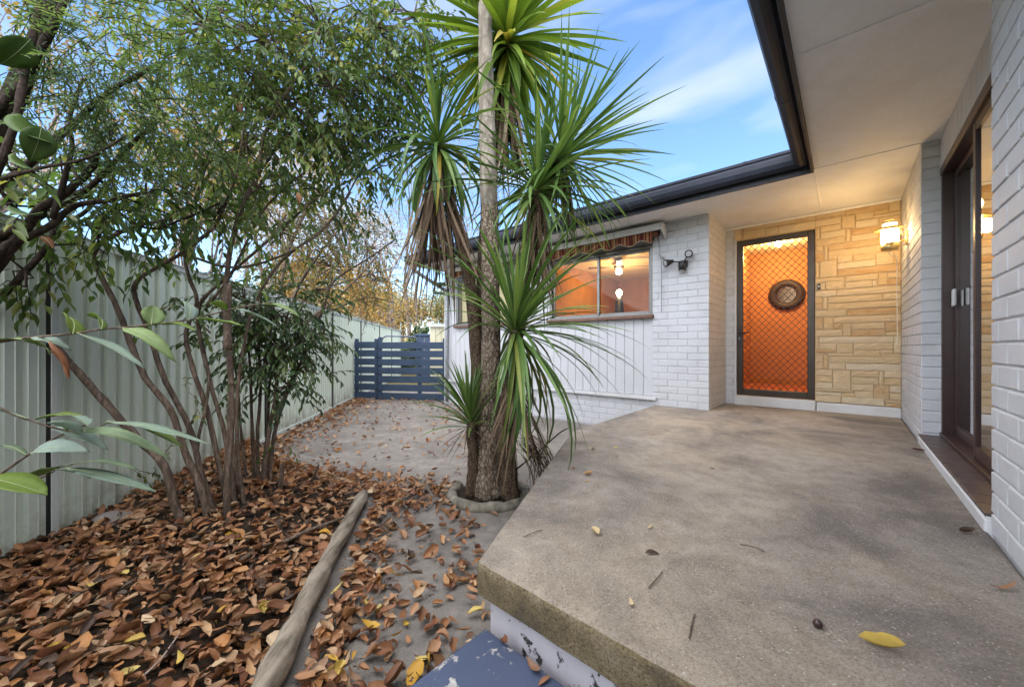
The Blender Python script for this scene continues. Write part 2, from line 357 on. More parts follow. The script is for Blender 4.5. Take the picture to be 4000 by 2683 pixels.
# ---- windows
def window(q0, q1, mull, blind=False):
    fr = HB()
    for a, b in ((q0, q0 + .045), (q1 - .045, q1)): fr.hbox(a, b, 5.0, 5.09, SZ, HZ)
    fr.hbox(q0, q1, 5.0, 5.09, HZ - .045, HZ); fr.hbox(q0, q1, 5.0, 5.09, SZ, SZ + .03)
    wdw = fr.build('window', M_alu, house, bevel=.003)
    s = HB()
    for a, b, pp in ((q0 + .045, mull + .02, 5.045), (mull - .02, q1 - .045, 5.065)):
        s.hbox(a, a + .035, pp - .01, pp + .015, SZ + .03, HZ - .045); s.hbox(b - .035, b, pp - .01, pp + .015, SZ + .03, HZ - .045)
        s.hbox(a, b, pp - .01, pp + .015, SZ + .03, SZ + .06); s.hbox(a, b, pp - .01, pp + .015, HZ - .075, HZ - .045)
        MB().add([L(a + .035, pp, SZ + .06), L(b - .035, pp, SZ + .06), L(b - .035, pp, HZ - .075), L(a + .035, pp, HZ - .075)], [(0, 1, 2, 3)]).build('pane', M_glass, wdw)
    s.build('sash', M_alu, wdw)
    HB().hbox(q0 - .02, q1 + .02, 4.93, 5.06, SZ - .045, SZ).build('sill', M_sill, wdw, bevel=.008)
    if blind: HB().hbox(q0 + .04, q1 - .04, 5.082, 5.09, SZ + .02, HZ - .02).build('blind', M_cream, wdw)
    return wdw
window(W1[0], W1[1], -2.734)
window(W2[0], W2[1], -5.1, True)
# ---- room behind the big window
def room(q0, q1, p0, p1, z0, z1, mw, mf, openings=()):
    t = .04; m = HB()
    m.hbox(q0 - t, q0, p0, p1, z0, z1); m.hbox(q1, q1 + t, p0, p1, z0, z1); m.hbox(q0 - t, q1 + t, p1, p1 + t, z0, z1)
    r_ = m.build('interior_wall', mw, house)
    HB().hbox(q0 - t, q1 + t, p0 - .02, p1 + t, z0 - .05, z0).build('interior_floor', mf, house)
    HB().hbox(q0 - t, q1 + t, p0 - .02, p1 + t, z1, z1 + .04).build('interior_ceiling', M_ceil, house)
    return r_
room(-4.25, -1.42, 5.165, 8.9, .5, 2.78, M_orange2, M_hfloor)
room(-6.0, -4.32, 5.165, 7.6, .5, 2.78, M_cream, M_hfloor)
room(-1.30, .18, 6.0, 8.05, .5, 2.80, M_orange, M_hfloor)
HB().hbox(-1.30, .18, 8.028, 8.05, .5, .60).build('skirting', M_orange2, house)
HB().hbox(-1.34, HQ, 5.83, 6.0, SLAB, 2.9).build('wall', M_joint, house)
# ---- stone faced door wall
m = HB(); m.hbox(-.283, .443, 5.838, 6.0, .495, SOFFIT + .1); m.hbox(-1.131, -.283, 5.838, 6.0, 2.556, SOFFIT + .1)
sw = m.build('stone_wall', M_mortar, house)
for q0, q1, z0, z1 in STONES:
    q0 += .001; q1 -= .001; z0 += .0005; z1 -= .0005; z1 = min(z1, SOFFIT + .01)
    w_, h_ = q1 - q0, z1 - z0; nx = max(2, min(6, int(w_ / .06) + 1)); nz = 2 if h_ < .09 else 3
    V = []; F = []
    for jz in range(nz + 1):
        for ix in range(nx + 1):
            bd = ix in (0, nx) or jz in (0, nz)
            V.append((q0 - HQ + w_ * ix / nx + rb.uniform(-.003, .003), 5.838 - HP - (.013 if bd else .0155 + rb.uniform(-.003, .003)), z0 + h_ * jz / nz + rb.uniform(-.0025, .0025)))
    for jz in range(nz):
        for ix in range(nx):
            a = jz * (nx + 1) + ix; F.append((a, a + 1, a + nx + 2, a + nx + 1))
    ring = [i for i in range(nx + 1)] + [(j + 1) * (nx + 1) - 1 for j in range(1, nz + 1)] + [nz * (nx + 1) + i for i in range(nx - 1, -1, -1)] + [j * (nx + 1) for j in range(nz - 1, 0, -1)]
    b0 = len(V)
    for i in ring: V.append((V[i][0] + (.002 if V[i][0] > (q0 + q1) / 2 - HQ else -.002), 5.838 - HP + .004, V[i][2]))
    n = len(ring)
    for i in range(n): F.append((ring[(i + 1) % n], ring[i], b0 + i, b0 + (i + 1) % n))
    MB().add(V, F).build('stone', M_stone, sw)
# white plinth, threshold, cornice bead
HB().hbox(-.27, .443, 5.805, 5.9, SLAB - .02, .488).build('plinth', M_trim, house, bevel=.012)
HB().hbox(-1.13, -.275, 5.79, 5.95, SLAB - .02, .502).build('door_step', M_trim, house, bevel=.012)
HB().hbox(HQ, .443, 5.795, 5.832, SOFFIT - .028, SOFFIT - .001).build('cornice_bead', M_soffit, house, bevel=.008)
HB().hbox(-1.131, -1.108, 5.82, 5.95, .502, 2.578).build('door_jamb', M_trim, house, bevel=.003)
# ---- security door
DQ0, DQ1, DZ0, DZ1, DP = -1.106, -.285, .507, 2.553, 5.845
m = HB(); fw = .072
m.hbox(DQ0, DQ0 + fw, DP, DP + .035, DZ0, DZ1); m.hbox(DQ1 - fw, DQ1, DP, DP + .035, DZ0, DZ1)
m.hbox(DQ0 + fw, DQ1 - fw, DP + .001, DP + .034, DZ1 - fw, DZ1); m.hbox(DQ0 + fw, DQ1 - fw, DP + .001, DP + .034, DZ0, DZ0 + .085)
sdoor = m.build('security_door', M_bronze, house, bevel=.006)
m = HB(); gx0, gx1, gz0, gz1 = DQ0 + fw, DQ1 - fw, DZ0 + .085, DZ1 - fw
def clipseg(x0, z0, x1, z1):
    t0, t1 = 0., 1.
    for p_, q_ in ((-(x1 - x0), x0 - gx0), (x1 - x0, gx1 - x0), (-(z1 - z0), z0 - gz0), (z1 - z0, gz1 - z0)):
        if abs(p_) < 1e-9:
            if q_ < 0: return None
        else:
            r_ = q_ / p_
            if p_ < 0: t0 = max(t0, r_)
            else: t1 = min(t1, r_)
    return None if t0 >= t1 else (x0 + (x1 - x0) * t0, z0 + (z1 - z0) * t0, x0 + (x1 - x0) * t1, z0 + (z1 - z0) * t1)
px_, pz_ = .0775, .088
for sgn in (1, -1):
    for k in range(-40, 40):
        a = clipseg(gx0 + k * px_, gz0 if sgn > 0 else gz1, gx0 + k * px_ + 40 * px_, (gz0 + 40 * pz_) if sgn > 0 else gz1 - 40 * pz_)
        if a:
            x0, z0, x1, z1 = a; d = Vector((x1 - x0, z1 - z0)).normalized(); nx_, nz_ = -d.y * .0036, d.x * .0036
            yy = DP + .012 + (.004 if sgn > 0 else 0) - HP
            V = [(x - HQ + s * nx_, yy + yo, z + s * nz_) for x, z in ((x0, z0), (x1, z1)) for s in (-1, 1) for yo in (0, .005)]
            m.add(V, [(0, 2, 6, 4), (1, 5, 7, 3), (0, 4, 5, 1), (2, 3, 7, 6), (0, 1, 3, 2), (4, 6, 7, 5)])
m.build('grille', M_black, sdoor)
m = HB(); hz = 1.335; hq = DQ0 + .034
m.hbox(hq - .014, hq + .014, DP - .012, DP + .001, hz - .13, hz + .075)
m.tube([L(hq, DP - .01, hz), L(hq, DP - .05, hz), L(hq + .02, DP - .055, hz), L(hq + .115, DP - .052, hz - .004)], .0085, 8)
m.build('handle', M_black, sdoor, bevel=.003)
HB().hbox(hq - .006, hq + .006, DP - .016, DP - .011, hz - .095, hz - .06).build('lock_barrel', M_steel, sdoor, bevel=.002)
# ---- sliding glass door in the near wall
q0, p0, p1, z0, z1 = .548, 2.452, 4.384, .458, 2.51
m = HB()
m.hbox(q0, q0 + .10, p1 - .045, p1, z0, z1); m.hbox(q0, q0 + .10, p0, p0 + .045, z0, z1)
m.hbox(q0 - .006, q0 + .10, p0, p1, z1 - .06, z1 + .002); m.hbox(q0 - .01, q0 + .10, p0, p1, z0, z0 + .028)
sd = m.build('sliding_door', M_brown, house, bevel=.004)
def leaf_panel(a, b, q_, gl):
    m = HB(); f = .05
    m.hbox(q_, q_ + .032, a, a + f, z0 + .03, z1 - .06); m.hbox(q_, q_ + .032, b - f, b, z0 + .03, z1 - .06)
    m.hbox(q_ + .001, q_ + .031, a + f, b - f, z0 + .03, z0 + .105); m.hbox(q_ + .001, q_ + .031, a + f, b - f, z1 - .115, z1 - .06)
    o = m.build('door_leaf', M_brown, sd, bevel=.004)
    HB().hbox(q_ + .012, q_ + .018, a + f, b - f, z0 + .105, z1 - .115).build('pane', gl, o)
    return o
l1 = leaf_panel(p0 + .98, p1 - .048, q0 + .058, M_glassd)
l2 = leaf_panel(p0 + .048, p0 + 1.04, q0 + .015, M_glassd)
HB().hbox(q0 + .042, q0 + .058, p1 - .10, p1 - .072, 1.44, 1.56).build('handle', M_trim, l1, bevel=.006)
HB().hbox(q0 + .03, q0 + .05, p1 - .205, p1 - .165, 1.44, 1.56).build('handle', M_trim, l1, bevel=.006)
# panelling above, tiled sill below
m = HB(); m.hbox(.56, .70, 2.45, 4.39, 2.511, 2.9); sw2 = m.build('wall', M_joint, house)
p = p0
while p < p1 - .02:
    HB().hbox(.543, .562, p + .002, min(p + .118, 4.386), 2.514, SOFFIT).build('board', M_board, sw2, bevel=.003, seg=1); p += .121
HB().hbox(.424, .66, 2.452, 4.386, SLAB - .05, .436).build('sill_block', M_trim, house, bevel=.008)
tb = HB().hbox(.430, .60, 2.452, 4.386, .434, .446).build('tile_sill', M_trim, house)
p = 2.455
while p < 4.37:
    p2 = min(p + .152, 4.384)
    HB().hbox(.427, .552, p + .003, p2 - .003, .444, .4575 + rb.uniform(0, .0012)).build('tile', M_tile, tb, bevel=.004); p = p2
# living room behind the sliding door: dark, unlit
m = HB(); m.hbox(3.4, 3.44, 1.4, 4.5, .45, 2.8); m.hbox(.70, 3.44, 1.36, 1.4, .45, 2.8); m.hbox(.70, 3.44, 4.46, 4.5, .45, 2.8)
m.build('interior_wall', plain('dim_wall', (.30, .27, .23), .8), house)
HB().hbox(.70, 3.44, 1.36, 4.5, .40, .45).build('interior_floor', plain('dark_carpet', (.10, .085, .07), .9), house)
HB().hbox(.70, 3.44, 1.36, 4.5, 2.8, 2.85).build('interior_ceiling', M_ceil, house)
# ---- eaves: soffit sheets, fascia, gutter, roof
FQ, FP = -.22, 4.373
def sof(q0, q1, p0, p1, k=0):
    HB().hbox(q0 + .0015, q1 - .0015, p0 + .0015, p1 - .0015, SOFFIT - k, SOFFIT + .008).build('soffit_sheet', M_soffit, house)
sof(FQ, .70, -2.5, .86); sof(FQ, .70, .86, 2.617); sof(FQ, .70, 2.617, FP)
sof(FQ, .70, FP, 6.0); sof(-1.45, FQ, FP, 6.0); sof(-3.1, -1.45, FP, 5.17); sof(-4.8, -3.1, FP, 5.17); sof(-6.45, -4.8, FP, 5.17)
for (a, b, c, d) in ((FQ, .44, 2.611, 2.623), (FQ, .44, FP - .006, FP + .006)):
    HB().hbox(a, b, c, d, SOFFIT - .004, SOFFIT + .002).build('joint_strip', M_soffit, house, bevel=.002)
HB().hbox(FQ - .006, FQ + .006, FP, 5.8, SOFFIT - .004, SOFFIT + .002).build('joint_strip', M_soffit, house, bevel=.002)
HB().hbox(-6.45, FQ, FP - .02, FP, SOFFIT - .035, SOFFIT + .19).build('fascia', M_fascia, house, bevel=.003)
HB().hbox(FQ - .02, FQ, -2.5, FP - .0205, SOFFIT - .035, SOFFIT + .19).build('fascia', M_fascia, house, bevel=.003)
gp = [(0, .165), (0, .03), (.028, .008), (.07, 0), (.105, .022), (.122, .06), (.126, .105), (.118, .125), (.128, .135), (.13, .158), (.122, .160), (.12, .142), (.112, .128), (.117, .105), (.113, .064), (.098, .032), (.07, .011), (.032, .018), (.008, .036), (.006, .165)]
def gutter(along, a, b, c, mitre, gp=gp, name='gutter'):
    V = []; n = len(gp)
    for end, s in ((0, a), (1, b)):
        for u, z in gp:
            e_ = s + (-u if (mitre and end == 1) else 0)
            V.append(L(e_, c - u, SOFFIT + .015 + z) if along == 'q' else L(c - u, e_, SOFFIT + .015 + z))
    F = [(i, (i + 1) % n, n + (i + 1) % n, n + i) for i in range(n)] + [tuple(range(n))[::-1], tuple(range(n, 2 * n))]
    return MB().add(V, F).build(name, M_gutter, house)
gutter('q', -6.5, FQ - .0205, FP - .0205, True); gutter('p', -2.5, FP - .0205, FQ - .0205, True)
gc_ = [(u * 1.02 + .0005, .08 + (z_ - .08) * 1.03) for u, z_ in gp[:10]] + [(.06, .155)]
for pp in (3.1, 1.2):
    gutter('p', pp, pp + .03, FQ - .0205, False, gc_, 'gutter_joint')
for qq in (-.75, -2.6, -4.4):
    gutter('q', qq, qq + .03, FP - .0205, False, gc_, 'gutter_joint')
tn = math.tan(R(17)); z0 = SOFFIT + .175
def roof(poly, t=.03):
    V = [L(*p_) for p_ in poly] + [L(p_[0], p_[1], p_[2] + t) for p_ in poly]; n = len(poly)
    MB().add(V, [tuple(range(n))[::-1], tuple(range(n, 2 * n))] + [(i, (i + 1) % n, n + (i + 1) % n, n + i) for i in range(n)]).build('roof', M_roof, house)
gA, gB = FP - .06, FQ - .06
roof([(-6.5, gA, z0), (gB, gA, z0), (gB + 4.2, gA + 4.2, z0 + 4.2 * tn), (-6.5, gA + 4.2, z0 + 4.2 * tn)])
roof([(gB, gA - .001, z0), (gB, -2.5, z0), (gB + 4.2, -2.5, z0 + 4.2 * tn), (gB + 4.2, gA + 4.199, z0 + 4.2 * tn)])
roof([(-6.5, gA + 4.201, z0 + 4.2 * tn), (4.0, gA + 4.201, z0 + 4.2 * tn), (4.0, gA + 8.4, z0), (-6.5, gA + 8.4, z0)])
HB().hbox(-6.52, -6.46, FP - .02, FP + .12, SOFFIT - .03, SOFFIT + .14).build('rafter_end', M_trim, house)
# downpipe at the far corner
m = MB(); m.tube(catmull([L(-6.33, FP - .05, SOFFIT + .03), L(-6.33, FP - .03, SOFFIT - .10), L(-6.12, 4.93, SOFFIT - .45), L(-6.09, 4.955, SOFFIT - .60), L(-6.09, 4.955, .05)], 4), .034, 10)
m.build('downpipe', M_steel, house, smooth=True)
m = HB(); m.hbox(-4.05, -3.85, 4.992, 5.01, .2, .32); m.build('air_vent', M_steel, house)

# ================================================================== things fixed to the house
def wthing(name, label, cat, q, p, z): return tag(empty(name, W(q, p, z), -HA), label, cat)
# ---- lantern on the porch side wall
lamp = wthing('wall_lantern', 'lit brass wall lantern with wide brim and pull cord beside the stone wall', 'wall lamp', .443, 5.23, 2.20)
M_brass = plain('brass', (.55, .40, .17), .3, .85, .15, 12, .5, .02)
M_lampglass = emit('lit_lamp_glass', (1, .74, .40), 5)
M_vent = emit('lit_lamp_vent', (1, .66, .28), 1.0)
m = MB(); m.box(-.018, 0, -.035, .035, -.085, .06); m.build('back_plate', M_brass, lamp, bevel=.01)
cq = -.125
m = MB(); m.tube([(-.015, 0, -.03), (-.05, 0, -.045), (cq + .05, 0, -.045)], .009, 8); m.tube([(-.015, 0, .02), (-.045, 0, .03), (-.045, 0, .075)], .005, 6); m.build('arm', M_brass, lamp, smooth=True)
m = MB(); m.lathe([(.062, -.085), (.063, -.05), (.063, .09), (.060, .095)], 24, (cq, 0, 0)); gl_ = m.build('lamp_glass', M_lampglass, lamp, smooth=True)
m = MB(); m.lathe([(.045, -.118), (.058, -.115), (.066, -.106), (.067, -.05), (.064, -.049), (.064, -.06)], 24, (cq, 0, 0)); m.build('base_cup', M_brass, lamp, smooth=True)
m = MB(); m.lathe([(.118, .082), (.116, .088), (.070, .108), (.058, .112), (.058, .106), (.070, .102)], 28, (cq, 0, 0)); m.build('brim', M_brass, lamp, smooth=True)
m = MB(); m.lathe([(.050, .112), (.054, .116), (.054, .142), (.050, .146)], 20, (cq, 0, 0)); m.build('vent_ring', M_vent, lamp)
m = MB(); m.lathe([(.056, .146), (.056, .158), (.045, .168), (.012, .172)], 20, (cq, 0, 0)); m.build('cap', M_brass, lamp, smooth=True)
m = MB()
for k in range(4):
    a = k * math.pi / 2 + .3; x, y = cq + .067 * math.cos(a), .067 * math.sin(a); m.tube([(x, y, -.09), (x, y, .095)], .0028, 5)
m.build('guard_wire', M_brass, lamp)
m = MB(); m.tube(catmull([(cq, 0, -.118), (cq - .012, 0, -.135), (cq, .012, -.15), (cq + .02, 0, -.17), (cq + .05, .01, -.21), (cq + .05, .01, -.5), (cq + .052, .01, -.98), (cq + .03, .01, -1.03)], 5), .0035, 6)
m.build('pull_cord', plain('white_cord', (.7, .66, .55), .7), lamp, smooth=True)
pl = bpy.data.lights.new('lantern_bulb', 'POINT'); pl.energy = .35; pl.color = (1, .62, .24); pl.shadow_soft_size = .07
po = bpy.data.objects.new('lantern_bulb', pl); COL.objects.link(po); po.parent = lamp; po.location = (cq - .001, 0, .2)
pl2 = bpy.data.lights.new('lantern_glow', 'POINT'); pl2.energy = 3.5; pl2.color = (1, .62, .24); pl2.shadow_soft_size = .06
po2 = bpy.data.objects.new('lantern_glow', pl2); COL.objects.link(po2); po2.parent = lamp; po2.location = (cq - .085, 0, .0)
# ---- door bell
db = wthing('door_bell', 'small black door bell push with white button beside the security door', 'door bell', -.245, 5.816, 1.86)
MB().box(-.014, .014, -.014, .004, -.033, .033).build('back_plate', M_black, db, bevel=.004)
MB().lathe([(.008, -.019), (.009, -.012)], 12, axis='y').build('button', M_trim, db)
# ---- twin floodlight with sensor
fl = wthing('security_floodlight', 'black twin-head floodlight with motion sensor on the white brick pier', 'floodlight', -1.52, 4.972, 2.165)
m = MB(); m.lathe([(.030, -.085), (.043, -.08), (.045, -.02), (.045, .028), (.03, .036), (.01, .038)], 18, (0, -.05, 0)); m.build('sensor_body', M_black, fl, smooth=True)
MB().box(-.05, .05, -.02, 0, -.04, .045).build('mounting_plate', M_black, fl, bevel=.006)
MB().lathe([(.024, -.09), (.030, -.084), (.024, -.078)], 14, (0, -.062, 0)).build('sensor_lens', M_trim, fl)
M_flens = plain('flood_lens', (.40, .41, .42), .25)
def head(pos, dirv, arm0):
    d = Vector(dirv).normalized(); P = Vector(pos)
    m = MB(); m.tube([Vector(arm0), (Vector(arm0) + P) / 2 + Vector((0, -.01, .004)), P - d * .05], .008, 8); m.build('arm', M_black, fl)
    m = MB(); m.tube([P - d * .075, P - d * .07, P - d * .035, P + d * .0, P + d * .035, P + d * .042], [.012, .022, .028, .040, .047, .047], 18); h = m.build('lamp_head', M_black, fl, smooth=True)
    m = MB(); m.tube([P + d * .0425, P + d * .045, P + d * .047], [.034, .030, .016], 18); m.build('lens', M_flens, h)
head((-.155, -.10, .03), (-.55, -.75, -.30), (-.03, -.055, .03))
head((.088, -.075, .105), (.1, -.95, -.15), (.025, -.055, .033))
# ---- awning over the big window
aw = wthing('window_awning', 'retracted brown striped awning with scalloped valance over the big window', 'awning', -2.75, 4.98, 2.44)
MB().box(-.98, 1.03, -.20, -.185, .165, .245).build('pelmet', M_trim, aw, bevel=.004)
MB().box(-.98, 1.03, -.186, 0, .235, .252).build('pelmet_top', M_trim, aw)
MB().add([(1.015, -.2, .245), (1.015, 0, .245), (1.015, 0, .06), (1.015, -.2, .165), (1.03, -.2, .245), (1.03, 0, .245), (1.03, 0, .06), (1.03, -.2, .165)],
         [(0, 1, 2, 3), (7, 6, 5, 4), (0, 4, 5, 1), (1, 5, 6, 2), (2, 6, 7, 3), (3, 7, 4, 0)]).build('end_plate', M_trim, aw)
MB().tube([(-.95, -.1, .165), (.95, -.1, .165)], .055, 14).build('roller', plain('rolled_canvas', (.12, .05, .03), .9), aw, smooth=True)
def stripe_mat():
    k = NT('striped_canvas'); tc = k.n.new('ShaderNodeTexCoord'); sp = k.n.new('ShaderNodeSeparateXYZ'); k.l.new(tc.outputs['Object'], sp.inputs[0])
    f = k.math('FRACT', k.math('MULTIPLY', sp.outputs[0], 6.6))
    c = k.ramp(f, [(0, (.10, .025, .018)), (.22, (.35, .16, .07)), (.32, (.12, .03, .02)), (.42, (.45, .25, .12)), (.60, (.10, .022, .015)), (.72, (.30, .11, .05)), (.86, (.10, .025, .018))], 'CONSTANT')
    c = k.mix(k.math('MULTIPLY', k.noise(7, 5), .5), c, (.06, .03, .025)); k.bump(k.noise(9, 3), .4, .02)
    return k.fin(c, .9, 0, .15)
M_stripe = stripe_mat()
def valance(par, x0, x1, yy, ztop, drop, amp, wl_):
    V = []; F = []; n = int((x1 - x0) / .02)
    for i in range(n + 1):
        x = x0 + (x1 - x0) * i / n; fold = .012 * math.sin(x * 23) + .006 * math.sin(x * 61)
        zb = ztop - drop - amp * math.cos(2 * math.pi * x / wl_)
        for z, k in ((ztop, .2), ((ztop + zb) / 2, .8), (zb, 1.2)):
            for th in (0, .003): V.append((x, yy + fold * k + th, z))
    for i in range(n):
        a = i * 6; b = a + 6
        F += [(a, b, b + 2, a + 2), (a + 2, b + 2, b + 4, a + 4), (a + 1, a + 3, b + 3, b + 1), (a + 3, a + 5, b + 5, b + 3), (a + 4, b + 4, b + 5, a + 5)]
    o = MB().add(V, F).build('valance', M_stripe, par, smooth=True)
    m = MB(); m.tube([(x0 + (x1 - x0) * i / n, yy + .0015 + 1.2 * (.012 * math.sin((x0 + (x1 - x0) * i / n) * 23) + .006 * math.sin((x0 + (x1 - x0) * i / n) * 61)), ztop - drop - amp * math.cos(2 * math.pi * (x0 + (x1 - x0) * i / n) / wl_)) for i in range(n + 1)], .0045, 5)
    m.build('piping', plain('pale_binding', (.5, .36, .25), .8), o)
valance(aw, -.93, .90, -.17, .165, .115, .022, .30)
m = MB(); m.tube([(.93, -.06, .16), (.95, -.05, -.10), (.965, -.035, -.16)], .006, 6); m.tube([(.965, -.035, -.16), (.965, -.03, -.85)], .005, 6)
m.tube([(.965, -.03, -.52), (.985, -.03, -.52)], .010, 8); m.tube([(.95, -.05, -.11), (.968, -.03, -.16), (.99, -.01, -.15)], [.010, .016, .008], 8)
m.build('crank_rod', M_steel, aw)
MB().lathe([(.028, -.01), (.032, 0), (.028, .01)], 14, (.86, -.06, .11), 'x').build('end_wheel', M_black, aw)
aw2 = wthing('window_awning', 'orange lit valance over the far window near the gate end of house', 'awning', -5.1, 4.98, 2.44)
MB().box(-.85, .82, -.14, -.13, .165, .235).build('pelmet', M_trim, aw2); MB().box(-.85, .82, -.13, 0, .228, .24).build('pelmet_top', M_trim, aw2)
valance(aw2, -.8, .78, -.115, .17, .10, .022, .30)
# ---- inside: hall light, mirror, lamps
M_bulb = emit('lit_bulb', (1, .74, .38), 22)
def inlight(par, e_, r=.06, z=-.12, col=(1, .62, .22)):
    a = bpy.data.lights.new('bulb_light', 'POINT'); a.energy = e_; a.color = col; a.shadow_soft_size = r
    b = bpy.data.objects.new('bulb_light', a); COL.objects.link(b); b.parent = par; b.location = (0, 0, z)
hl = wthing('hall_ceiling_light', 'lit ceiling bulb in the orange hall behind the security door', 'ceiling light', -.80, 7.2, 2.80)
MB().lathe([(.05, -.02), (.055, 0)], 16).build('ceiling_rose', M_trim, hl); MB().lathe([(.012, -.10), (.036, -.085), (.04, -.06), (.02, -.02)], 16).build('bulb', M_bulb, hl, smooth=True)
inlight(hl, 11, .06, -.2, (1, .66, .32))
mi = wthing('wall_mirror', 'round mirror with thick dark frame on the orange hall wall', 'mirror', -.775, 8.025, 2.04)
m = MB()
prof = []
for k in range(36):
    a = 2 * math.pi * k / 36; prof.append((math.cos(a), math.sin(a)))
V = []; F = []
for k, (c_, s_) in enumerate(prof):
    for r_, y_ in ((.135, -.005), (.155, -.04), (.235, -.045), (.26, -.005)): V.append((c_ * r_, y_, s_ * r_))
for k in range(36):
    for j in range(3):
        a = k * 4 + j; b = ((k + 1) % 36) * 4 + j; F.append((a, b, b + 1, a + 1))
MB().add(V, F).build('frame', plain('dark_wicker', (.030, .016, .010), .55, 0, .4, 40), mi, smooth=True)
km = NT('mirror_glass'); M_mirror = km.fin((.16, .10, .06), .2, 1)
MB().add([(c_ * .15, -.006, s_ * .15) for c_, s_ in prof], [tuple(range(36))]).build('mirror_face', M_mirror, mi)
cf = wthing('ceiling_fan_light', 'lit ceiling fan light seen through the big window', 'ceiling light', -3.16, 6.6, 2.78)
m = MB(); m.lathe([(.06, -.02), (.07, 0)], 14); m.lathe([(.02, -.14), (.02, -.02)], 8); m.lathe([(.03, -.2), (.09, -.18), (.09, -.14), (.03, -.13)], 16); m.build('motor', M_brown, cf)
for k in range(4):
    a = k * math.pi / 2 + .5; c_, s_ = math.cos(a), math.sin(a)
    MB().add([(c_ * .1 - s_ * .05, s_ * .1 + c_ * .05, -.155), (c_ * .1 + s_ * .05, s_ * .1 - c_ * .05, -.165), (c_ * .55 + s_ * .065, s_ * .55 - c_ * .065, -.165), (c_ * .55 - s_ * .065, s_ * .55 + c_ * .065, -.15)], [(0, 1, 2, 3)]).build('blade', M_sill, cf)
MB().lathe([(.015, -.30), (.05, -.28), (.055, -.24), (.03, -.2)], 16).build('bulb', M_bulb, cf, smooth=True)
inlight(cf, 2.8, .07, -.42)
tl_ = wthing('floor_lamp', 'lit bare bulb above a dark lamp column seen through the big window', 'lamp', -3.416, 7.15, .5)
m = MB(); m.lathe([(.14, 0), (.14, .03), (.06, .06), (.07, .7), (.10, 1.25), (.08, 1.55), (.03, 1.66)], 18); m.build('column', M_black, tl_, smooth=True)
MB().lathe([(.012, 1.66), (.05, 1.69), (.055, 1.75), (.02, 1.79)], 16).build('bulb', M_bulb, tl_, smooth=True)
inlight(tl_, 2.2, .06, 1.9)
# ================================================================== ground, path, slab
def ground_mat():
    k = NT('dry_grass_ground')
    c = k.ramp(k.noise(1.2, 8, .65), [(.3, (.10, .075, .045)), (.5, (.17, .14, .07)), (.7, (.13, .13, .05))])
    k.bump(k.noise(30, 6), .6, .03); return k.fin(c, .95, 0, .1)
def path_mat():
    k = NT('path_concrete')
    a = k.noise(1.6, 7, .68, dist=.6); b = k.noise(9, 7, .7); g = k.noise(210, 3, .7)
    c = k.ramp(a, [(.30, (.095, .082, .070)), (.46, (.160, .140, .118)), (.58, (.225, .198, .168)), (.72, (.33, .30, .265))])
    c = k.mix(k.ramp(b, [(.42, (0, 0, 0)), (.72, (.75, .75, .75))]), c, (.085, .078, .074))
    c = k.mix(k.ramp(k.noise(3.1, 6, .7), [(.56, (0, 0, 0)), (.70, (.6, .6, .6))]), c, (.37, .345, .325))
    c = k.mix(k.ramp(g, [(.38, (0, 0, 0)), (.64, (.5, .5, .5))]), c, (.33, .31, .29))
    k.bump(k.math('ADD', k.noise(150, 4, .7), k.math('MULTIPLY', b, .8)), .55, .012); return k.fin(c, .9, 0, .2)
def slab_mat():
    k = NT('porch_concrete')
    warm = k.ramp(k.noise(.9, 4, .5), [(.40, (0, 0, 0)), (.62, (1, 1, 1))])
    st = k.noise(1.3, 7, .66, dist=.5); fine = k.noise(11, 8, .72); gr = k.noise(150, 5, .8)
    base = k.mix(warm, (.415, .372, .325), (.435, .368, .285))
    c = k.mix(k.ramp(st, [(.38, (.9, .9, .9)), (.50, (.38, .38, .38)), (.60, (0, 0, 0))]), base, (.165, .148, .138))
    c = k.mix(k.ramp(k.noise(2.7, 8, .75, dist=.9), [(.55, (0, 0, 0)), (.70, (.55, .55, .55))]), c, (.47, .42, .365))
    c = k.mix(k.ramp(fine, [(.45, (0, 0, 0)), (.75, (.6, .6, .6))]), c, (.15, .12, .09))
    c = k.mix(k.ramp(gr, [(.36, (.65, .65, .65)), (.50, (0, 0, 0))]), c, (.13, .110, .09))
    c = k.mix(k.ramp(gr, [(.55, (0, 0, 0)), (.70, (.6, .6, .6))]), c, (.62, .56, .48))
    vs_ = k.n.new('ShaderNodeTexVoronoi'); vs_.inputs['Scale'].default_value = 75; k.l.new(k.pos(), vs_.inputs[0])
    c = k.mix(k.math('MULTIPLY', k.ramp(vs_.outputs['Distance'], [(.13, (1, 1, 1)), (.22, (0, 0, 0))]), k.ramp(k.noise(22, 3), [(.5, (0, 0, 0)), (.6, (.8, .8, .8))])), c, (.66, .62, .55))
    vk = k.n.new('ShaderNodeTexVoronoi'); vk.inputs['Scale'].default_value = 58; k.l.new(k.pos(), vk.inputs[0])
    c = k.mix(k.math('MULTIPLY', k.ramp(vk.outputs['Distance'], [(.12, (1, 1, 1)), (.20, (0, 0, 0))]), k.ramp(k.noise(17, 3), [(.52, (0, 0, 0)), (.62, (.8, .8, .8))])), c, (.09, .075, .06))
    drip = k.noise(2.2, 7, .7, (5, .7, 1), R(-41)); c = k.mix(k.ramp(drip, [(.57, (0, 0, 0)), (.72, (.42, .42, .42))]), c, (.20, .17, .14))
    k.bump(k.math('ADD', k.noise(190, 5, .75), fine), .8, .012); return k.fin(c, .9, 0, .2)
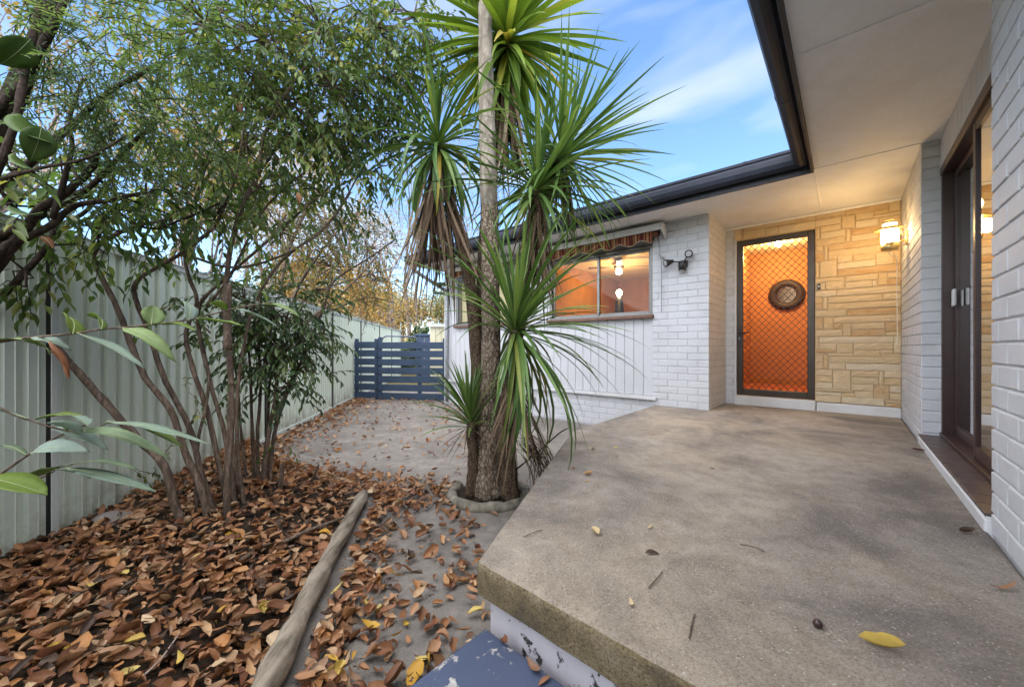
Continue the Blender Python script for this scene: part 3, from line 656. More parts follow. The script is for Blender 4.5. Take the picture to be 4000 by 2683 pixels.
def nosing_mat():
    k = NT('lichened_concrete'); n = k.noise(7, 6, .7); g = k.noise(130, 4, .8)
    c = k.ramp(n, [(.32, (.13, .108, .075)), (.5, (.235, .185, .105)), (.66, (.33, .275, .19))])
    c = k.mix(k.ramp(g, [(.36, (.75, .75, .75)), (.55, (0, 0, 0))]), c, (.06, .048, .03))
    c = k.mix(k.ramp(g, [(.62, (0, 0, 0)), (.75, (.6, .6, .6))]), c, (.5, .43, .28))
    k.bump(g, .9, .01); return k.fin(c, .95, 0, .15)
def peel_mat(name, paint, under, scale, lo, hi, rough=.55):
    k = NT(name); n = k.noise(scale, 8, .72, dist=.4); big = k.noise(scale * .25, 3)
    f = k.ramp(k.math('ADD', k.math('MULTIPLY', n, .75), k.math('MULTIPLY', big, .25)), [(lo, (0, 0, 0)), (hi, (1, 1, 1))])
    c0 = k.mix(k.noise(6, 5), tuple(x * .8 for x in paint), tuple(x * 1.15 for x in paint))
    c = k.mix(f, c0, k.ramp(k.noise(scale * 3, 4), [(.4, under), (.7, tuple(x * 1.5 for x in under))]))
    k.bump(k.math('MULTIPLY', f, -1), .5, .004); return k.fin(c, rough, 0, .35)
M_ground = ground_mat(); M_path = path_mat(); M_slab = slab_mat(); M_nosing = nosing_mat()
M_riser = peel_mat('peeling_white_paint', (.56, .545, .58), (.04, .038, .038), 22, .565, .585)
M_blue = peel_mat('worn_blue_paint', (.064, .082, .138), (.34, .325, .315), 15, .55, .572, .5)
m = MB(); m.add([(-400, -400, -.06), (400, -400, -.06), (400, 600, -.06), (-400, 600, -.06)], [(0, 1, 2, 3)]); tag(m.build('ground', M_ground), kind='structure')
rg = random.Random(11)
def fence_poly(y0, y1, off, right):
    return [(fence_x(y0) + off, y0), right[0], right[1], (fence_x(y1) + off, y1)]
m = MB(); m.prism([(fence_x(-1.5) - .05, -1.5), (3.0, -2.5), (6.5, 3.0), (4.2, 6.2), (-.8, 8.8), (-1.35, 11), (-3.0, 11.5), (fence_x(11.5) - .1, 11.5)], -.3, 0.0); tag(m.build('path', M_path), kind='structure')
# porch slab: cast concrete top with an overhanging lip, painted riser below
def hp(poly): return [tuple(W(a, b)[:2]) for a, b in poly]
slab_poly = [(-.985, .93), (.443, .885), (.443, 5.83), (-1.24, 5.83), (-1.24, 4.98), (-1.90, 4.99), (-1.865, 2.951)]
def ccw(P):
    a = sum(P[i][0] * P[(i + 1) % len(P)][1] - P[(i + 1) % len(P)][0] * P[i][1] for i in range(len(P)))
    return P if a > 0 else P[::-1]
import bmesh
def slab_mesh():
    P = ccw(hp(slab_poly)); bm = bmesh.new(); n = len(P)
    lo = [bm.verts.new((*p, SLAB - .112)) for p in P]; hi = [bm.verts.new((*p, SLAB)) for p in P]
    bm.faces.new(lo[::-1]); bm.faces.new(hi)
    side = [bm.faces.new((lo[i], lo[(i + 1) % n], hi[(i + 1) % n], hi[i])) for i in range(n)]
    bm.verts.ensure_lookup_table()
    ed = [e_ for e_ in bm.edges if (e_.verts[0].co.z > SLAB - .01 and e_.verts[1].co.z > SLAB - .01) or abs(e_.verts[0].co.z - e_.verts[1].co.z) > .05]
    bmesh.ops.bevel(bm, geom=ed, offset=.024, segments=4, profile=.5, affect='EDGES')
    # subdivide the long lip edges and make them uneven
    lip = [e_ for e_ in bm.edges if e_.calc_length() > .3 and (e_.verts[0].co - e_.verts[1].co).z < .001]
    bmesh.ops.subdivide_edges(bm, edges=lip, cuts=24, use_grid_fill=False)
    for v in bm.verts:
        if v.co.z < SLAB - .004: v.co.x += rg.uniform(-.002, .002); v.co.y += rg.uniform(-.002, .002); v.co.z += rg.uniform(-.002, .0015)
    for f in bm.faces: f.material_index = 0 if f.normal.z > .72 else 1; f.smooth = True
    me = bpy.data.meshes.new('porch_slab'); bm.to_mesh(me); bm.free(); me.materials.append(M_slab); me.materials.append(M_nosing); return me
slab = tag(link('porch_slab', slab_mesh()), kind='structure')
em = slab.modifiers.new('es', 'EDGE_SPLIT'); em.split_angle = R(50)
ins = [(-.945, .965), (.443, .93), (.443, 5.83), (-1.24, 5.83), (-1.24, 4.98), (-1.86, 4.985), (-1.825, 2.965)]
MB().prism(ccw(hp(ins)), -.05, SLAB - .110).build('riser', M_riser, slab)
# worn blue step
st_poly = [(-.93, .925), (-.935, .36), (.43, .34), (.43, .885)]
stp = MB().prism(ccw(hp(st_poly)), -.05, .18).build('concrete_step', M_blue, bevel=.012)
tag(stp, 'worn blue painted concrete step against the front of the porch slab', 'step')
# ---- garden bed of soil, gently mounded against the fence
def bed_edge(y):                                # right-hand edge of the bed (the log's left side, then curving to the fence)
    if y < 2.86: return -.86 - (y - 1.278) * .1946
    if y < 3.5: return -1.16 - (y - 2.86) * 1.1
    return max(fence_x(y) + .08, -1.87 - (y - 3.5) * 1.6)
def nz(x, y): return .5 * math.sin(x * 5.1 + y * 2.3) + .3 * math.sin(x * 11.3 - y * 7.7 + 1) + .2 * math.sin(x * 23 + y * 19)
def bed_z(x, y):
    xr, xl = bed_edge(y), fence_x(y); u = (xr - x) / max(.05, xr - xl)
    return (.012 + .055 * min(1, max(0, u) * 3.2) + .02 * nz(x, y)) * (1 if u > 0 else 0)
V = []; F = []; ny, nx = 60, 22
for j in range(ny + 1):
    y = -.6 + 5.0 * j / ny; xl, xr = fence_x(y) - .05, bed_edge(y) + .02
    for i in range(nx + 1):
        x = xl + (xr - xl) * i / nx; V.append((x, y, max(.004, bed_z(x, y)) if i < nx else -.01))
for j in range(ny):
    for i in range(nx):
        a = j * (nx + 1) + i; F.append((a, a + 1, a + nx + 2, a + nx + 1))
k = NT('bed_soil'); c = k.ramp(k.noise(14, 7, .7), [(.3, (.018, .013, .010)), (.6, (.045, .033, .024)), (.75, (.085, .06, .04))]); k.bump(k.noise(40, 6), .9, .02); M_soil = k.fin(c, .95, 0, .1)
tag(MB().add(V, F).build('garden_bed', M_soil, smooth=True), kind='structure')
# ---- the log along the bed
def wood_mat(name, c0, c1, c2, rot=0, s=(18, 1.6, 18)):
    k = NT(name); n = k.noise(1.7, 7, .65, s, rot); n2 = k.noise(6, 6, .7)
    c = k.ramp(n, [(.33, c0), (.52, c1), (.7, c2)]); c = k.mix(k.ramp(n2, [(.5, (0, 0, 0)), (.75, (.6, .6, .6))]), c, c0)
    k.bump(n, .8, .012); return k.fin(c, .9, 0, .15)
M_log = wood_mat('weathered_log', (.085, .070, .052), (.26, .22, .17), (.40, .35, .28), R(-10))
LP = [Vector((-.70, .70, .05)), Vector((-.80, 1.278, .052)), Vector((-.90, 1.75, .055)), Vector((-1.0, 2.3, .055)), Vector((-1.10, 2.84, .05))]
pts = catmull(LP, 8); rr = [.045 + .005 * math.sin(i * .9) + .004 * math.sin(i * 2.3 + 1) - .006 * i / len(pts) for i in range(len(pts))]
rr = rr[:-1] + [rr[-1] * .94]; pts[-1] = pts[-1]
m = MB(); m.tube(pts + [pts[-1] + Vector((-.004, .02, 0))], rr + [rr[-1] * .7], 16, jit=.035, rng=rg)
logo = m.build('log', M_log, smooth=True); tag(logo, 'weathered grey log lying along the edge of the leafy garden bed', 'log')
# ---- cast concrete edging ring round the palms
m = MB(); cx, cy = -.175, 2.93; P = []
for k_ in range(25):
    a = R(150 + 250 * k_ / 24); P.append((cx + .285 * math.cos(a), cy + .275 * math.sin(a), .018 + .008 * math.sin(k_ * 1.7)))
m.tube(P, [.042 + .005 * math.sin(i * 2.1) for i in range(25)], 10, jit=.05, rng=rg)
ring = m.build('edging_ring', plain('mossy_concrete', (.19, .175, .14), .95, 0, .5, 16, .15, .9), smooth=True)
tag(ring, 'low rounded concrete edging ring round the foot of the palms', 'edging')
m = MB(); m.lathe([(.26, .0), (.25, .025), (.05, .04)], 24, (cx, cy, 0)); m.build('soil_fill', M_soil, ring)

# ================================================================== side fence
def fence_mat():
    k = NT('pale_green_steel'); sp_ = k.n.new('ShaderNodeSeparateXYZ'); k.l.new(k.pos(), sp_.inputs[0])
    c = k.mix(k.ramp(k.noise(2.2, 5), [(.3, (0, 0, 0)), (.7, (1, 1, 1))]), (.605, .675, .575), (.65, .715, .615))
    low = k.ramp(sp_.outputs[2], [(.05, (1, 1, 1)), (.32, (0, 0, 0))])                    # soil splashed on the foot of the sheets
    c = k.mix(k.math('MULTIPLY', low, k.ramp(k.noise(7, 6, .7), [(.4, (0, 0, 0)), (.65, (.8, .8, .8))])), c, (.20, .165, .12))
    c = k.mix(k.ramp(k.noise(14, 7, .75, (1, 1, .18)), [(.64, (0, 0, 0)), (.82, (.35, .35, .35))]), c, (.30, .31, .26))
    c = k.mix(k.ramp(k.noise(55, 3, .6), [(.70, (0, 0, 0)), (.74, (.7, .7, .7))]), c, (.12, .10, .08))
    return k.fin(c, .5, 0, .35)
M_fence = fence_mat()
M_fpost = plain('fence_post_steel', (.21, .215, .195), .5, 0, .15, 4, .35, .03)
M_frail = plain('fence_rail_steel', (.56, .595, .55), .5, 0, .08, 4, .35, .03)
fa = math.atan2(1, FSL)                         # direction of the fence
fence = empty('side_fence', (fence_x(0), 0, 0), fa)
tag(fence, 'pale green ribbed steel panel fence along the left of the path', 'fence')
FL = math.hypot(1, FSL)
posts = [-2.4, -.05, 2.195, 4.65, 7.095, 9.17, 11.33, 13.4, 15.6]
posts = [p_ * FL for p_ in posts]; FH = 1.80
def panel(s0, s1, base, top):
    # trapezoid ribs: local x along the fence, +y is towards the neighbour
    per = .112; V = []; F = []; s = s0; prof = [(0, -.004), (.004, 0), (.047, 0), (.0505, -.004), (.054, .0), (.0585, .018), (.1045, .018), (.112, -.004)]
    xs = []
    while s < s1 - 1e-6:
        for a, d in prof[:-1]:
            if s + a < s1: xs.append((s + a, d))
        s += per
    xs.append((s1, 0))
    for x, d in xs: V += [(x, d - .01, base), (x, d - .01, top)]
    n = len(xs)
    for i in range(n - 1): F.append((2 * i, 2 * i + 2, 2 * i + 3, 2 * i + 1))
    o = MB().add(V, F).build('panel', M_fence, fence)
    so_ = o.modifiers.new('sheet', 'SOLIDIFY'); so_.thickness = .0012; so_.offset = 1
for i in range(len(posts) - 1):
    a, b = posts[i], posts[i + 1]
    panel(a + .02, b - .02, .03, FH - .015)
    MB().box(a + .02, b - .02, -.024, .036, FH - .03, FH + .012).box(a + .02, b - .02, -.032, .044, FH + .012, FH + .02).build('top_rail', M_frail, fence, bevel=.003)
    MB().box(a + .02, b - .02, -.024, .036, -.02, .045).build('bottom_rail', M_frail, fence, bevel=.004)
for s in posts:
    MB().box(s - .022, s + .022, -.034, .046, -.1, FH + .028).build('post', M_frail if abs(s - posts[2]) < .01 else M_fpost, fence, bevel=.004)
    MB().box(s - .026, s - .022, -.03, .04, -.1, FH).build('post_gap_shade', M_black, fence)  # solid black strip painted in for the shade of the gap beside the post

# ================================================================== blue slat gate
M_gate = plain('slate_blue_paint', (.044, .070, .118), .5, 0, .12, 5, .35, .05)
gl0, gl1 = Vector((-3.50, 8.5, 0)), Vector((-1.40, 8.16, 0)); ga = math.atan2(gl1.y - gl0.y, gl1.x - gl0.x); GL = (gl1 - gl0).length
gx = .545
fixp = tag(empty('gate_side_panel', gl0, ga), 'narrow fixed panel of blue slats between fence and gate', 'fence panel')
gate = tag(empty('slat_gate', gl0 + (gl1 - gl0).normalized() * (gx + .012), ga), 'slate blue gate of horizontal timber slats with bent pipe handle', 'gate')
gh = [(.02 + i * .184, .02 + i * .184 + .142) for i in range(7)]
for z0, z1 in gh:
    MB().box(.0, gx - .004, -.02, 0, z0 + rg.uniform(-.003, .003), z1).build('slat', M_gate, fixp, bevel=.004)
    MB().box(.0, GL - gx - .02, -.02, 0, z0 - .012 + rg.uniform(-.003, .003), z1 - .012).build('slat', M_gate, gate, bevel=.004)
for x, t in ((.0, 1.33), (gx - .075, 1.33)): MB().box(x, x + .07, .001, .06, 0, t).build('post', M_gate, fixp, bevel=.004)
for x, t in ((.0, 1.37), (.92, 1.27), (GL - gx - .10, 1.33)): MB().box(x, x + .075, .001, .055, .02, t).build('upright', M_gate, gate, bevel=.004)
m = MB(); m.tube(catmull([(.10, -.015, 1.24), (.11, -.015, 1.31), (.17, -.015, 1.375), (.30, -.015, 1.385), (.80, -.015, 1.37), (.88, -.015, 1.35), (.925, -.015, 1.29), (.93, -.015, 1.24)], 4), .015, 8); m.build('pipe_handle', plain('blue_pipe', (.10, .13, .20), .4, .3), gate, smooth=True)
# ================================================================== cabbage palms (sword-leaved clump by the slab)
rp = random.Random(21)
def bark_mat(name, c0, c1, c2, sx=26, sz=7, bs=.9, crack=1.0):
    k = NT(name); n0 = k.noise(1, 6, .62, (sx, sx, sz), 0, .6); v = k.noise(9, 5, .6)
    vo = k.n.new('ShaderNodeTexVoronoi'); vo.feature = 'DISTANCE_TO_EDGE'; vo.inputs['Scale'].default_value = 1; mp = k.n.new('ShaderNodeMapping'); mp.inputs['Scale'].default_value = (sx * 1.5, sx * 1.5, sz * 3.2)
    ad = k.n.new('ShaderNodeVectorMath'); ad.operation = 'ADD'; nn = k.n.new('ShaderNodeTexNoise'); nn.inputs['Scale'].default_value = 30; sc_ = k.n.new('ShaderNodeVectorMath'); sc_.operation = 'SCALE'; sc_.inputs['Scale'].default_value = .03
    k.l.new(k.pos(), nn.inputs[0]); k.l.new(nn.outputs['Color'], sc_.inputs[0]); k.l.new(k.pos(), ad.inputs[0]); k.l.new(sc_.outputs[0], ad.inputs[1]); k.l.new(ad.outputs[0], mp.inputs[0]); k.l.new(mp.outputs[0], vo.inputs[0])
    n = k.math('ADD', k.math('MULTIPLY', n0, .72), k.math('MULTIPLY', k.ramp(vo.outputs[0], [(.0, (0, 0, 0)), (.22, (1, 1, 1))]), .28 * crack))
    c = k.ramp(n, [(.34, c0), (.5, c1), (.68, c2)]); c = k.mix(k.ramp(v, [(.5, (0, 0, 0)), (.72, (.5, .5, .5))]), c, c0)
    k.bump(n, bs, .02); return k.fin(c, .92, 0, .15)
M_bark = bark_mat('palm_bark', (.075, .056, .040), (.195, .152, .112), (.31, .255, .195))
M_bark2 = bark_mat('brown_palm_bark', (.045, .031, .021), (.110, .076, .052), (.19, .138, .093), 34, 18)
M_pale = bark_mat('bleached_wood', (.22, .185, .15), (.40, .35, .30), (.54, .49, .44), 16, 3, .4, .35)
GR = [(0, (.055, .110, .028)), (.35, (.095, .180, .046)), (.7, (.145, .240, .064)), (.93, (.22, .31, .09)), (1, (.30, .28, .05))]
GR2 = [(0, (.075, .130, .018)), (.4, (.135, .225, .030)), (.8, (.22, .32, .045)), (1, (.42, .40, .07))]
M_sword = leafmat('sword_leaf', GR, trans=.30, rough=.38, obj=True)
M_sword_sunlit = leafmat('sunlit_sword_leaf', GR2, trans=.42, rough=.4, obj=True)  # brighter sword leaf: sunlight on the tallest crown put into the colour
M_dead = leafmat('dead_sword_leaf', [(0, (.055, .034, .022)), (.5, (.125, .085, .055)), (.8, (.20, .145, .095)), (1, (.28, .22, .15))], trans=.1, rough=.8, spec=.15, obj=True)
M_yellow = leafmat('yellowing_sword_leaf', [(0, (.36, .30, .05)), (1, (.42, .26, .04))], trans=.35, obj=True)
def sword_mesh(el0, droop, length, width, seed, twist=.3, nseg=9, mat=None):
    rng = random.Random(seed); V = []; F = []; x = z = 0.0; side = 0.0
    bend = rng.uniform(-.25, .25)
    for i in range(nseg + 1):
        s = i / nseg; el = el0 - droop * s ** 1.6
        if i:
            d = length / nseg; x += math.cos(el) * d; z += math.sin(el) * d; side += bend * s * d
        w_ = width * (.55 + .45 * min(1, s / .3)) * (1 - max(0, (s - .35) / .65) ** 1.7) * .5 + .0008
        tw = twist * s * (1 if bend > 0 else -1)
        nx_, nz_ = -math.sin(el), math.cos(el)                  # up normal of the blade
        for k, f in ((-1, 1), (0, -.28), (1, 1)):
            lat = k * w_ * math.cos(tw); up = k * w_ * math.sin(tw) + f * w_ * .35
            V.append((x + nx_ * up, side + lat, z + nz_ * up))
    for i in range(nseg):
        a = i * 3; F += [(a, a + 1, a + 4, a + 3), (a + 1, a + 2, a + 5, a + 4)]
    return MB().add(V, F).mesh('leaf', mat, True)
vcache = {}
def variants(el_deg, droop_deg, length, width, mat, n=3):
    key = (round(el_deg / 6), round(droop_deg / 10), round(length * 12), round(width * 500), mat.name)
    if key not in vcache:
        vcache[key] = [sword_mesh(R(el_deg), R(droop_deg) * rp.uniform(.8, 1.25), length * rp.uniform(.9, 1.1), width, rp.random(), rp.uniform(.1, .7), 9, mat) for _ in range(n)]
    return rp.choice(vcache[key])
def crown(par, c, n, el_hi, el_lo, length, width, droop=40, axis=(0, 0, 1), mat=None, az=None, az_spread=math.pi, pw=.8, yellow=.02, shaft=.10):
    q = Vector((0, 0, 1)).rotation_difference(Vector(axis).normalized())
    for i in range(n):
        f = (i + .5) / n; el = el_hi + (el_lo - el_hi) * f ** pw + rp.uniform(-7, 7)
        a = i * 2.39996 + rp.uniform(-.3, .3) if az is None else az + rp.uniform(-az_spread, az_spread)
        l_ = length * (.72 + .28 * math.sin(math.pi * min(1, f * .9 + .12))) * rp.uniform(.85, 1.1)
        dr = droop * (.35 + .8 * f) * rp.uniform(.6, 1.3)
        mt = M_yellow if (rp.random() < yellow and f > .45) else (mat or M_sword)
        o = link('leaf', variants(el, dr, l_, width, mt), par)
        P = Vector(c) + q @ Vector((0, 0, .5 * shaft - shaft * f)); o.location = P - par.location
        o.rotation_mode = 'QUATERNION'; o.rotation_quaternion = q @ Quaternion((0, 0, 1), a)
def skirt(par, c, n, length, width, spread=.5, drop=.25, el=(-62, -86), r=.03, name='dead_leaf'):
    for i in range(n):
        e_ = rp.uniform(*el); o = link(name, variants(e_, rp.uniform(0, 16), length * rp.uniform(.6, 1.1), width, M_dead, 4), par)
        a = rp.uniform(0, 2 * math.pi); o.location = Vector(c) - par.location + Vector((math.cos(a) * r, math.sin(a) * r, -rp.random() * drop)); o.rotation_euler = (rp.uniform(-.12, .12), rp.uniform(-.12, .12), a)
def trunk(par, pts, rad, mat, n=14, jit=.05, name='trunk', sub=6):
    P = catmull(pts, sub); m_ = len(pts) - 1; rr = []
    for i in range(len(P)):
        u = i / (len(P) - 1) * m_; k = min(int(u), m_ - 1); rr.append(rad[k] + (rad[k + 1] - rad[k]) * (u - k))
    m = MB(); m.tube([p - par.location for p in P], rr, n, jit=jit, rng=rp); return m.build(name, mat, par, smooth=True)
def palm(label, base): return tag(empty('cabbage_palm', base), label, 'palm', 'palms growing from one ring by the slab')
# tall dead stem: rough bark below, bleached bare wood above
P0 = Vector((-.175, 2.87, .03))
pm = tag(empty('palm_stem', P0), 'tall dead palm stem, bark below and bleached bare wood above', 'dead palm', 'palms growing from one ring by the slab')
low = [P0, at(1112, 1060, 2.86), at(1118, 950, 2.86), at(1121, 760, 2.86), at(1119, 560, 2.86), at(1117, 470, 2.86)]
trunk(pm, low, [.128, .098, .080, .070, .067, .064], M_bark, 18, .05)
trunk(pm, [at(1117, 475, 2.86), at(1113, 330, 2.86), at(1110, 200, 2.86), at(1108, 60, 2.86), at(1106, -60, 2.86), at(1104, -160, 2.86)], [.0655, .062, .058, .052, .047, .042], M_pale, 16, .025, 'bare_wood')
# left palm with hanging skirt
pl_ = palm('palm leaning left with arching crown and long brown skirt of dead leaves', Vector((-.27, 2.98, .03)))
cl = at(1002, 335, 2.95)
trunk(pl_, [pl_.location, at(1092, 900, 3.0), at(1077, 680, 2.98), at(1052, 545, 2.97), at(1022, 440, 2.96), at(1005, 370, 2.95), cl], [.065, .052, .047, .043, .038, .034, .03], M_bark2, 12, .07)
crown(pl_, cl, 112, 78, -58, .80, .028, 88, (-.10, 0, 1), pw=.7)
skirt(pl_, cl + Vector((0, 0, -.08)), 96, .98, .020, drop=.36, el=(-66, -88), r=.045)
# tallest crown, behind the dead stem
pt = palm('tallest palm with bright yellow-green crown behind the dead stem', Vector((-.16, 3.12, .03)))
ct = at(1160, 95, 3.05)
trunk(pt, [pt.location, at(1099, 850, 3.15), at(1103, 600, 3.12), at(1118, 420, 3.1), at(1142, 250, 3.07), ct], [.075, .055, .047, .043, .04, .036], M_bark2, 12, .07)
crown(pt, ct, 215, 86, -76, .88, .050, 28, (.06, -.12, 1), M_sword_sunlit, pw=.9, yellow=.02, shaft=.2)
skirt(pt, ct + Vector((-.02, 0, -.24)), 60, .82, .026, drop=.26, el=(-74, -89), r=.05)
# right palm, shaggy trunk that forks into two crowns
pr = palm('shaggy-trunked palm on the right that forks into two spiky crowns', Vector((-.03, 2.98, .03)))
c1, c2 = at(1226, 432, 2.85), at(1276, 366, 3.1)
trunk(pr, [pr.location, at(1160, 900, 2.95), at(1188, 720, 2.92), at(1208, 590, 2.9), at(1224, 480, 2.87), c1], [.075, .056, .050, .047, .042, .034], M_bark2, 12, .16)
trunk(pr, [at(1208, 590, 2.92), at(1240, 500, 3.0), at(1266, 420, 3.08), c2], [.045, .04, .036, .03], M_bark2, 10, .1, 'branch')
crown(pr, c1, 84, 88, -34, .82, .027, 42, (.12, -.1, 1))
crown(pr, c2, 165, 86, -56, .90, .027, 34, (.42, .05, 1))
skirt(pr, c1 + Vector((0, 0, -.06)), 46, .55, .018, drop=.5, el=(-68, -88), r=.055)
skirt(pr, c2 + Vector((.02, 0, -.05)), 20, .42, .024, drop=.12, el=(-60, -85), r=.03)
# front palm: short, long weeping leaves
pf = palm('short front palm with long leaves weeping over the porch slab', Vector((.0, 2.76, .03)))
cf_ = at(1176, 752, 2.62)
trunk(pf, [pf.location, at(1152, 1020, 2.72), at(1160, 900, 2.67), at(1172, 810, 2.64), cf_], [.062, .056, .050, .046, .04], M_bark2, 12, .2)
crown(pf, cf_, 58, 89, 18, .92, .028, 44, (.1, -.1, 1), yellow=0)
crown(pf, cf_ + Vector((0, 0, -.03)), 78, 40, -60, .95, .024, 72, (.12, -.1, 1), az=.15, az_spread=1.9, yellow=.06)
crown(pf, cf_ + Vector((0, 0, -.05)), 9, -25, -75, .42, .030, 40, (0, -.1, 1), az=3.9, az_spread=.9, yellow=0)
skirt(pf, cf_ + Vector((.03, 0, -.28)), 34, .62, .016, drop=.25, el=(-40, -80), r=.03)
for i in range(60):                             # stringy dead leaves hanging to the ground on the slab side
    o = link('dead_leaf', variants(rp.uniform(-15, -50), rp.uniform(45, 75), rp.uniform(.34, .52), .010, M_dead, 5), pf)
    a = rp.uniform(-.7, .9); o.location = (.05 + rp.uniform(-.03, .06), rp.uniform(-.06, .1), rp.uniform(.35, .52)); o.rotation_euler = (0, 0, a)
# little sprout on the left
ps = palm('small sprouting palm with upright leaves low beside the dead stem', Vector((-.30, 2.84, .03)))
cs = at(1076, 962, 2.78)
trunk(ps, [ps.location, at(1080, 1060, 2.8), cs], [.05, .04, .034], M_bark2, 10, .15)
crown(ps, cs, 58, 86, 22, .52, .020, 34, (-.14, -.05, 1), yellow=0, pw=1.1)
skirt(ps, cs + Vector((-.02, 0, -.03)), 16, .30, .008, drop=.06, el=(-10, -60), r=.02)
# ================================================================== foliage tools
class Leaves:
    """collects leaf blades (centre, direction, normal, length, width, tint) and makes one mesh of them"""
    def __init__(s): s.r = []
    def add(s, base, d, n, l, w_, t): s.r.append((*base, *d, *n, l, w_, t))
    def build(s, name, mat, parent, fold=.25, curl=.18):
        A = np.array(s.r, dtype=np.float64); N = len(A)
        B, D, Nn, Ln, Wd, T = A[:, 0:3], A[:, 3:6], A[:, 6:9], A[:, 9:10], A[:, 10:11], A[:, 11]
        D /= np.linalg.norm(D, axis=1, keepdims=True) + 1e-9
        Nn -= D * np.sum(Nn * D, axis=1, keepdims=True); Nn /= np.linalg.norm(Nn, axis=1, keepdims=True) + 1e-9
        Sd = np.cross(D, Nn)
        st = lambda f, k, u: B + D * Ln * f + Sd * Wd * k + Nn * (u * Wd - curl * Ln * f * f)
        V = np.stack([st(0, 0, 0), st(.30, -.44, fold), st(.30, 0, 0), st(.30, .44, fold), st(.62, -.40, fold), st(.62, 0, 0), st(.62, .40, fold), st(1, 0, 0)], axis=1).reshape(-1, 3)
        loc = np.asarray(parent.matrix_world.translation if parent is None else parent.location)
        V -= loc
        tri = np.array([[0, 2, 1], [0, 3, 2], [4, 5, 7], [5, 6, 7]]); quad = np.array([[1, 2, 5, 4], [2, 3, 6, 5]])
        off = (np.arange(N) * 8)[:, None, None]
        q = (quad[None] + off).reshape(-1, 4); t_ = (tri[None] + off).reshape(-1, 3)
        me = bpy.data.meshes.new(name); nl = q.size + t_.size; npoly = len(q) + len(t_)
        me.vertices.add(len(V)); me.vertices.foreach_set('co', V.astype(np.float32).ravel())
        me.loops.add(nl); me.loops.foreach_set('vertex_index', np.concatenate([q.ravel(), t_.ravel()]).astype(np.int32))
        me.polygons.add(npoly); me.polygons.foreach_set('loop_start', np.concatenate([np.arange(len(q)) * 4, q.size + np.arange(len(t_)) * 3]).astype(np.int32))
        me.polygons.foreach_set('use_smooth', np.ones(npoly, dtype=bool))
        at_ = me.attributes.new('tint', 'FLOAT', 'FACE'); at_.data.foreach_set('value', np.concatenate([np.repeat(T, 2), np.repeat(T, 4)]).astype(np.float32))
        me.materials.append(mat); me.update(calc_edges=True)
        o = link(name, me, parent); return tag(o, kind='stuff')
rs = random.Random(33)
def rv(): 
    while True:
        v = Vector((rs.uniform(-1, 1), rs.uniform(-1, 1), rs.uniform(-1, 1)))
        if .05 < v.length < 1: return v
def twiggy(lv, tw, par, c, r, n, leaf=.05, wid=.42, twig=.30, droop=.5, gap=.028, hub=.35, spread=.8, tint=(0, 1), tr=.0022, shell=.0):
    """twigs through an ellipsoid, leaves alternating along each; limbs run from the heart to some twigs"""
    c = Vector(c); r = Vector(r) if not isinstance(r, (int, float)) else Vector((r, r, r))
    for i in range(n):
        v = rv()
        if shell and v.length < shell: v = v.normalized() * rs.uniform(shell, 1)
        p = c + Vector((v.x * r.x, v.y * r.y, v.z * r.z))
        d = (v.normalized() * spread + rv() * .7 + Vector((0, 0, -.15))).normalized()
        L_ = twig * rs.uniform(.6, 1.2); k = max(3, int(L_ / gap)); pts = [p.copy()]; tb = rs.uniform(*tint)
        for j in range(k):
            d = (d + Vector((0, 0, -droop / k)) + rv() * .05).normalized(); p = p + d * (L_ / k); pts.append(p.copy())
            side = d.cross(Vector((0, 0, 1)));  side = side.normalized() if side.length > .1 else Vector((1, 0, 0))
            s = 1 if j % 2 else -1
            ld = (d * .75 + side * s * rs.uniform(.4, .9) + Vector((0, 0, rs.uniform(-.5, .1) - droop * .4)))
            lv.add(p, ld, Vector((0, 0, 1)) + rv() * .7, leaf * rs.uniform(.65, 1.2), leaf * wid * rs.uniform(.8, 1.15), min(1, max(0, tb + rs.uniform(-.25, .25))))
        if tw is not None: tw.tube([q_ - par.location for q_ in pts[::max(1, k // 3)]], tr, 3, False)
        if tw is not None and rs.random() < hub:
            mid = (c + pts[0]) / 2 + rv() * .06; tw.tube([q_ - par.location for q_ in (c, mid, pts[0])], [tr * 3.2, tr * 2.2, tr], 4, False)
def stem(par, pts, r0, r1, mat, name='stem', n=9, jit=.07, sub=5, knots=True):
    P = catmull(pts, sub); m = len(P)
    rr = [r0 + (r1 - r0) * (i / (m - 1)) ** .8 for i in range(m)]
    if knots: rr = [r * (1.18 if rs.random() < .10 else 1) for r in rr]
    mb = MB(); mb.tube([p + rv() * r0 * .12 - par.location for p in P], rr, n, jit=jit, rng=rs); return mb.build(name, mat, par, smooth=True)
M_stem = bark_mat('shrub_bark', (.080, .058, .044), (.205, .150, .112), (.32, .25, .195), 40, 9, .5, .2)
M_limb = bark_mat('dark_limb_bark', (.022, .016, .012), (.055, .040, .030), (.11, .085, .065), 30, 10, .7, .3)
M_leafA = leafmat('shrub_leaf', [(0, (.055, .100, .026)), (.35, (.090, .155, .042)), (.65, (.130, .205, .062)), (.88, (.22, .29, .09)), (1, (.36, .37, .11))], trans=.52, rough=.35, spec=.5)
M_leafD = leafmat('dark_shrub_leaf', [(0, (.030, .068, .022)), (.5, (.056, .115, .034)), (.85, (.10, .17, .05)), (1, (.16, .23, .07))], trans=.35, rough=.33, spec=.55)
M_leafN = leafmat('feathery_leaf', [(0, (.075, .135, .065)), (.5, (.125, .20, .085)), (1, (.21, .29, .11))], trans=.45, rough=.6)
M_olive = leafmat('olive_leaf', [(0, (.075, .095, .022)), (.5, (.14, .165, .040)), (.8, (.22, .21, .06)), (1, (.36, .25, .09))], trans=.4, rough=.5)
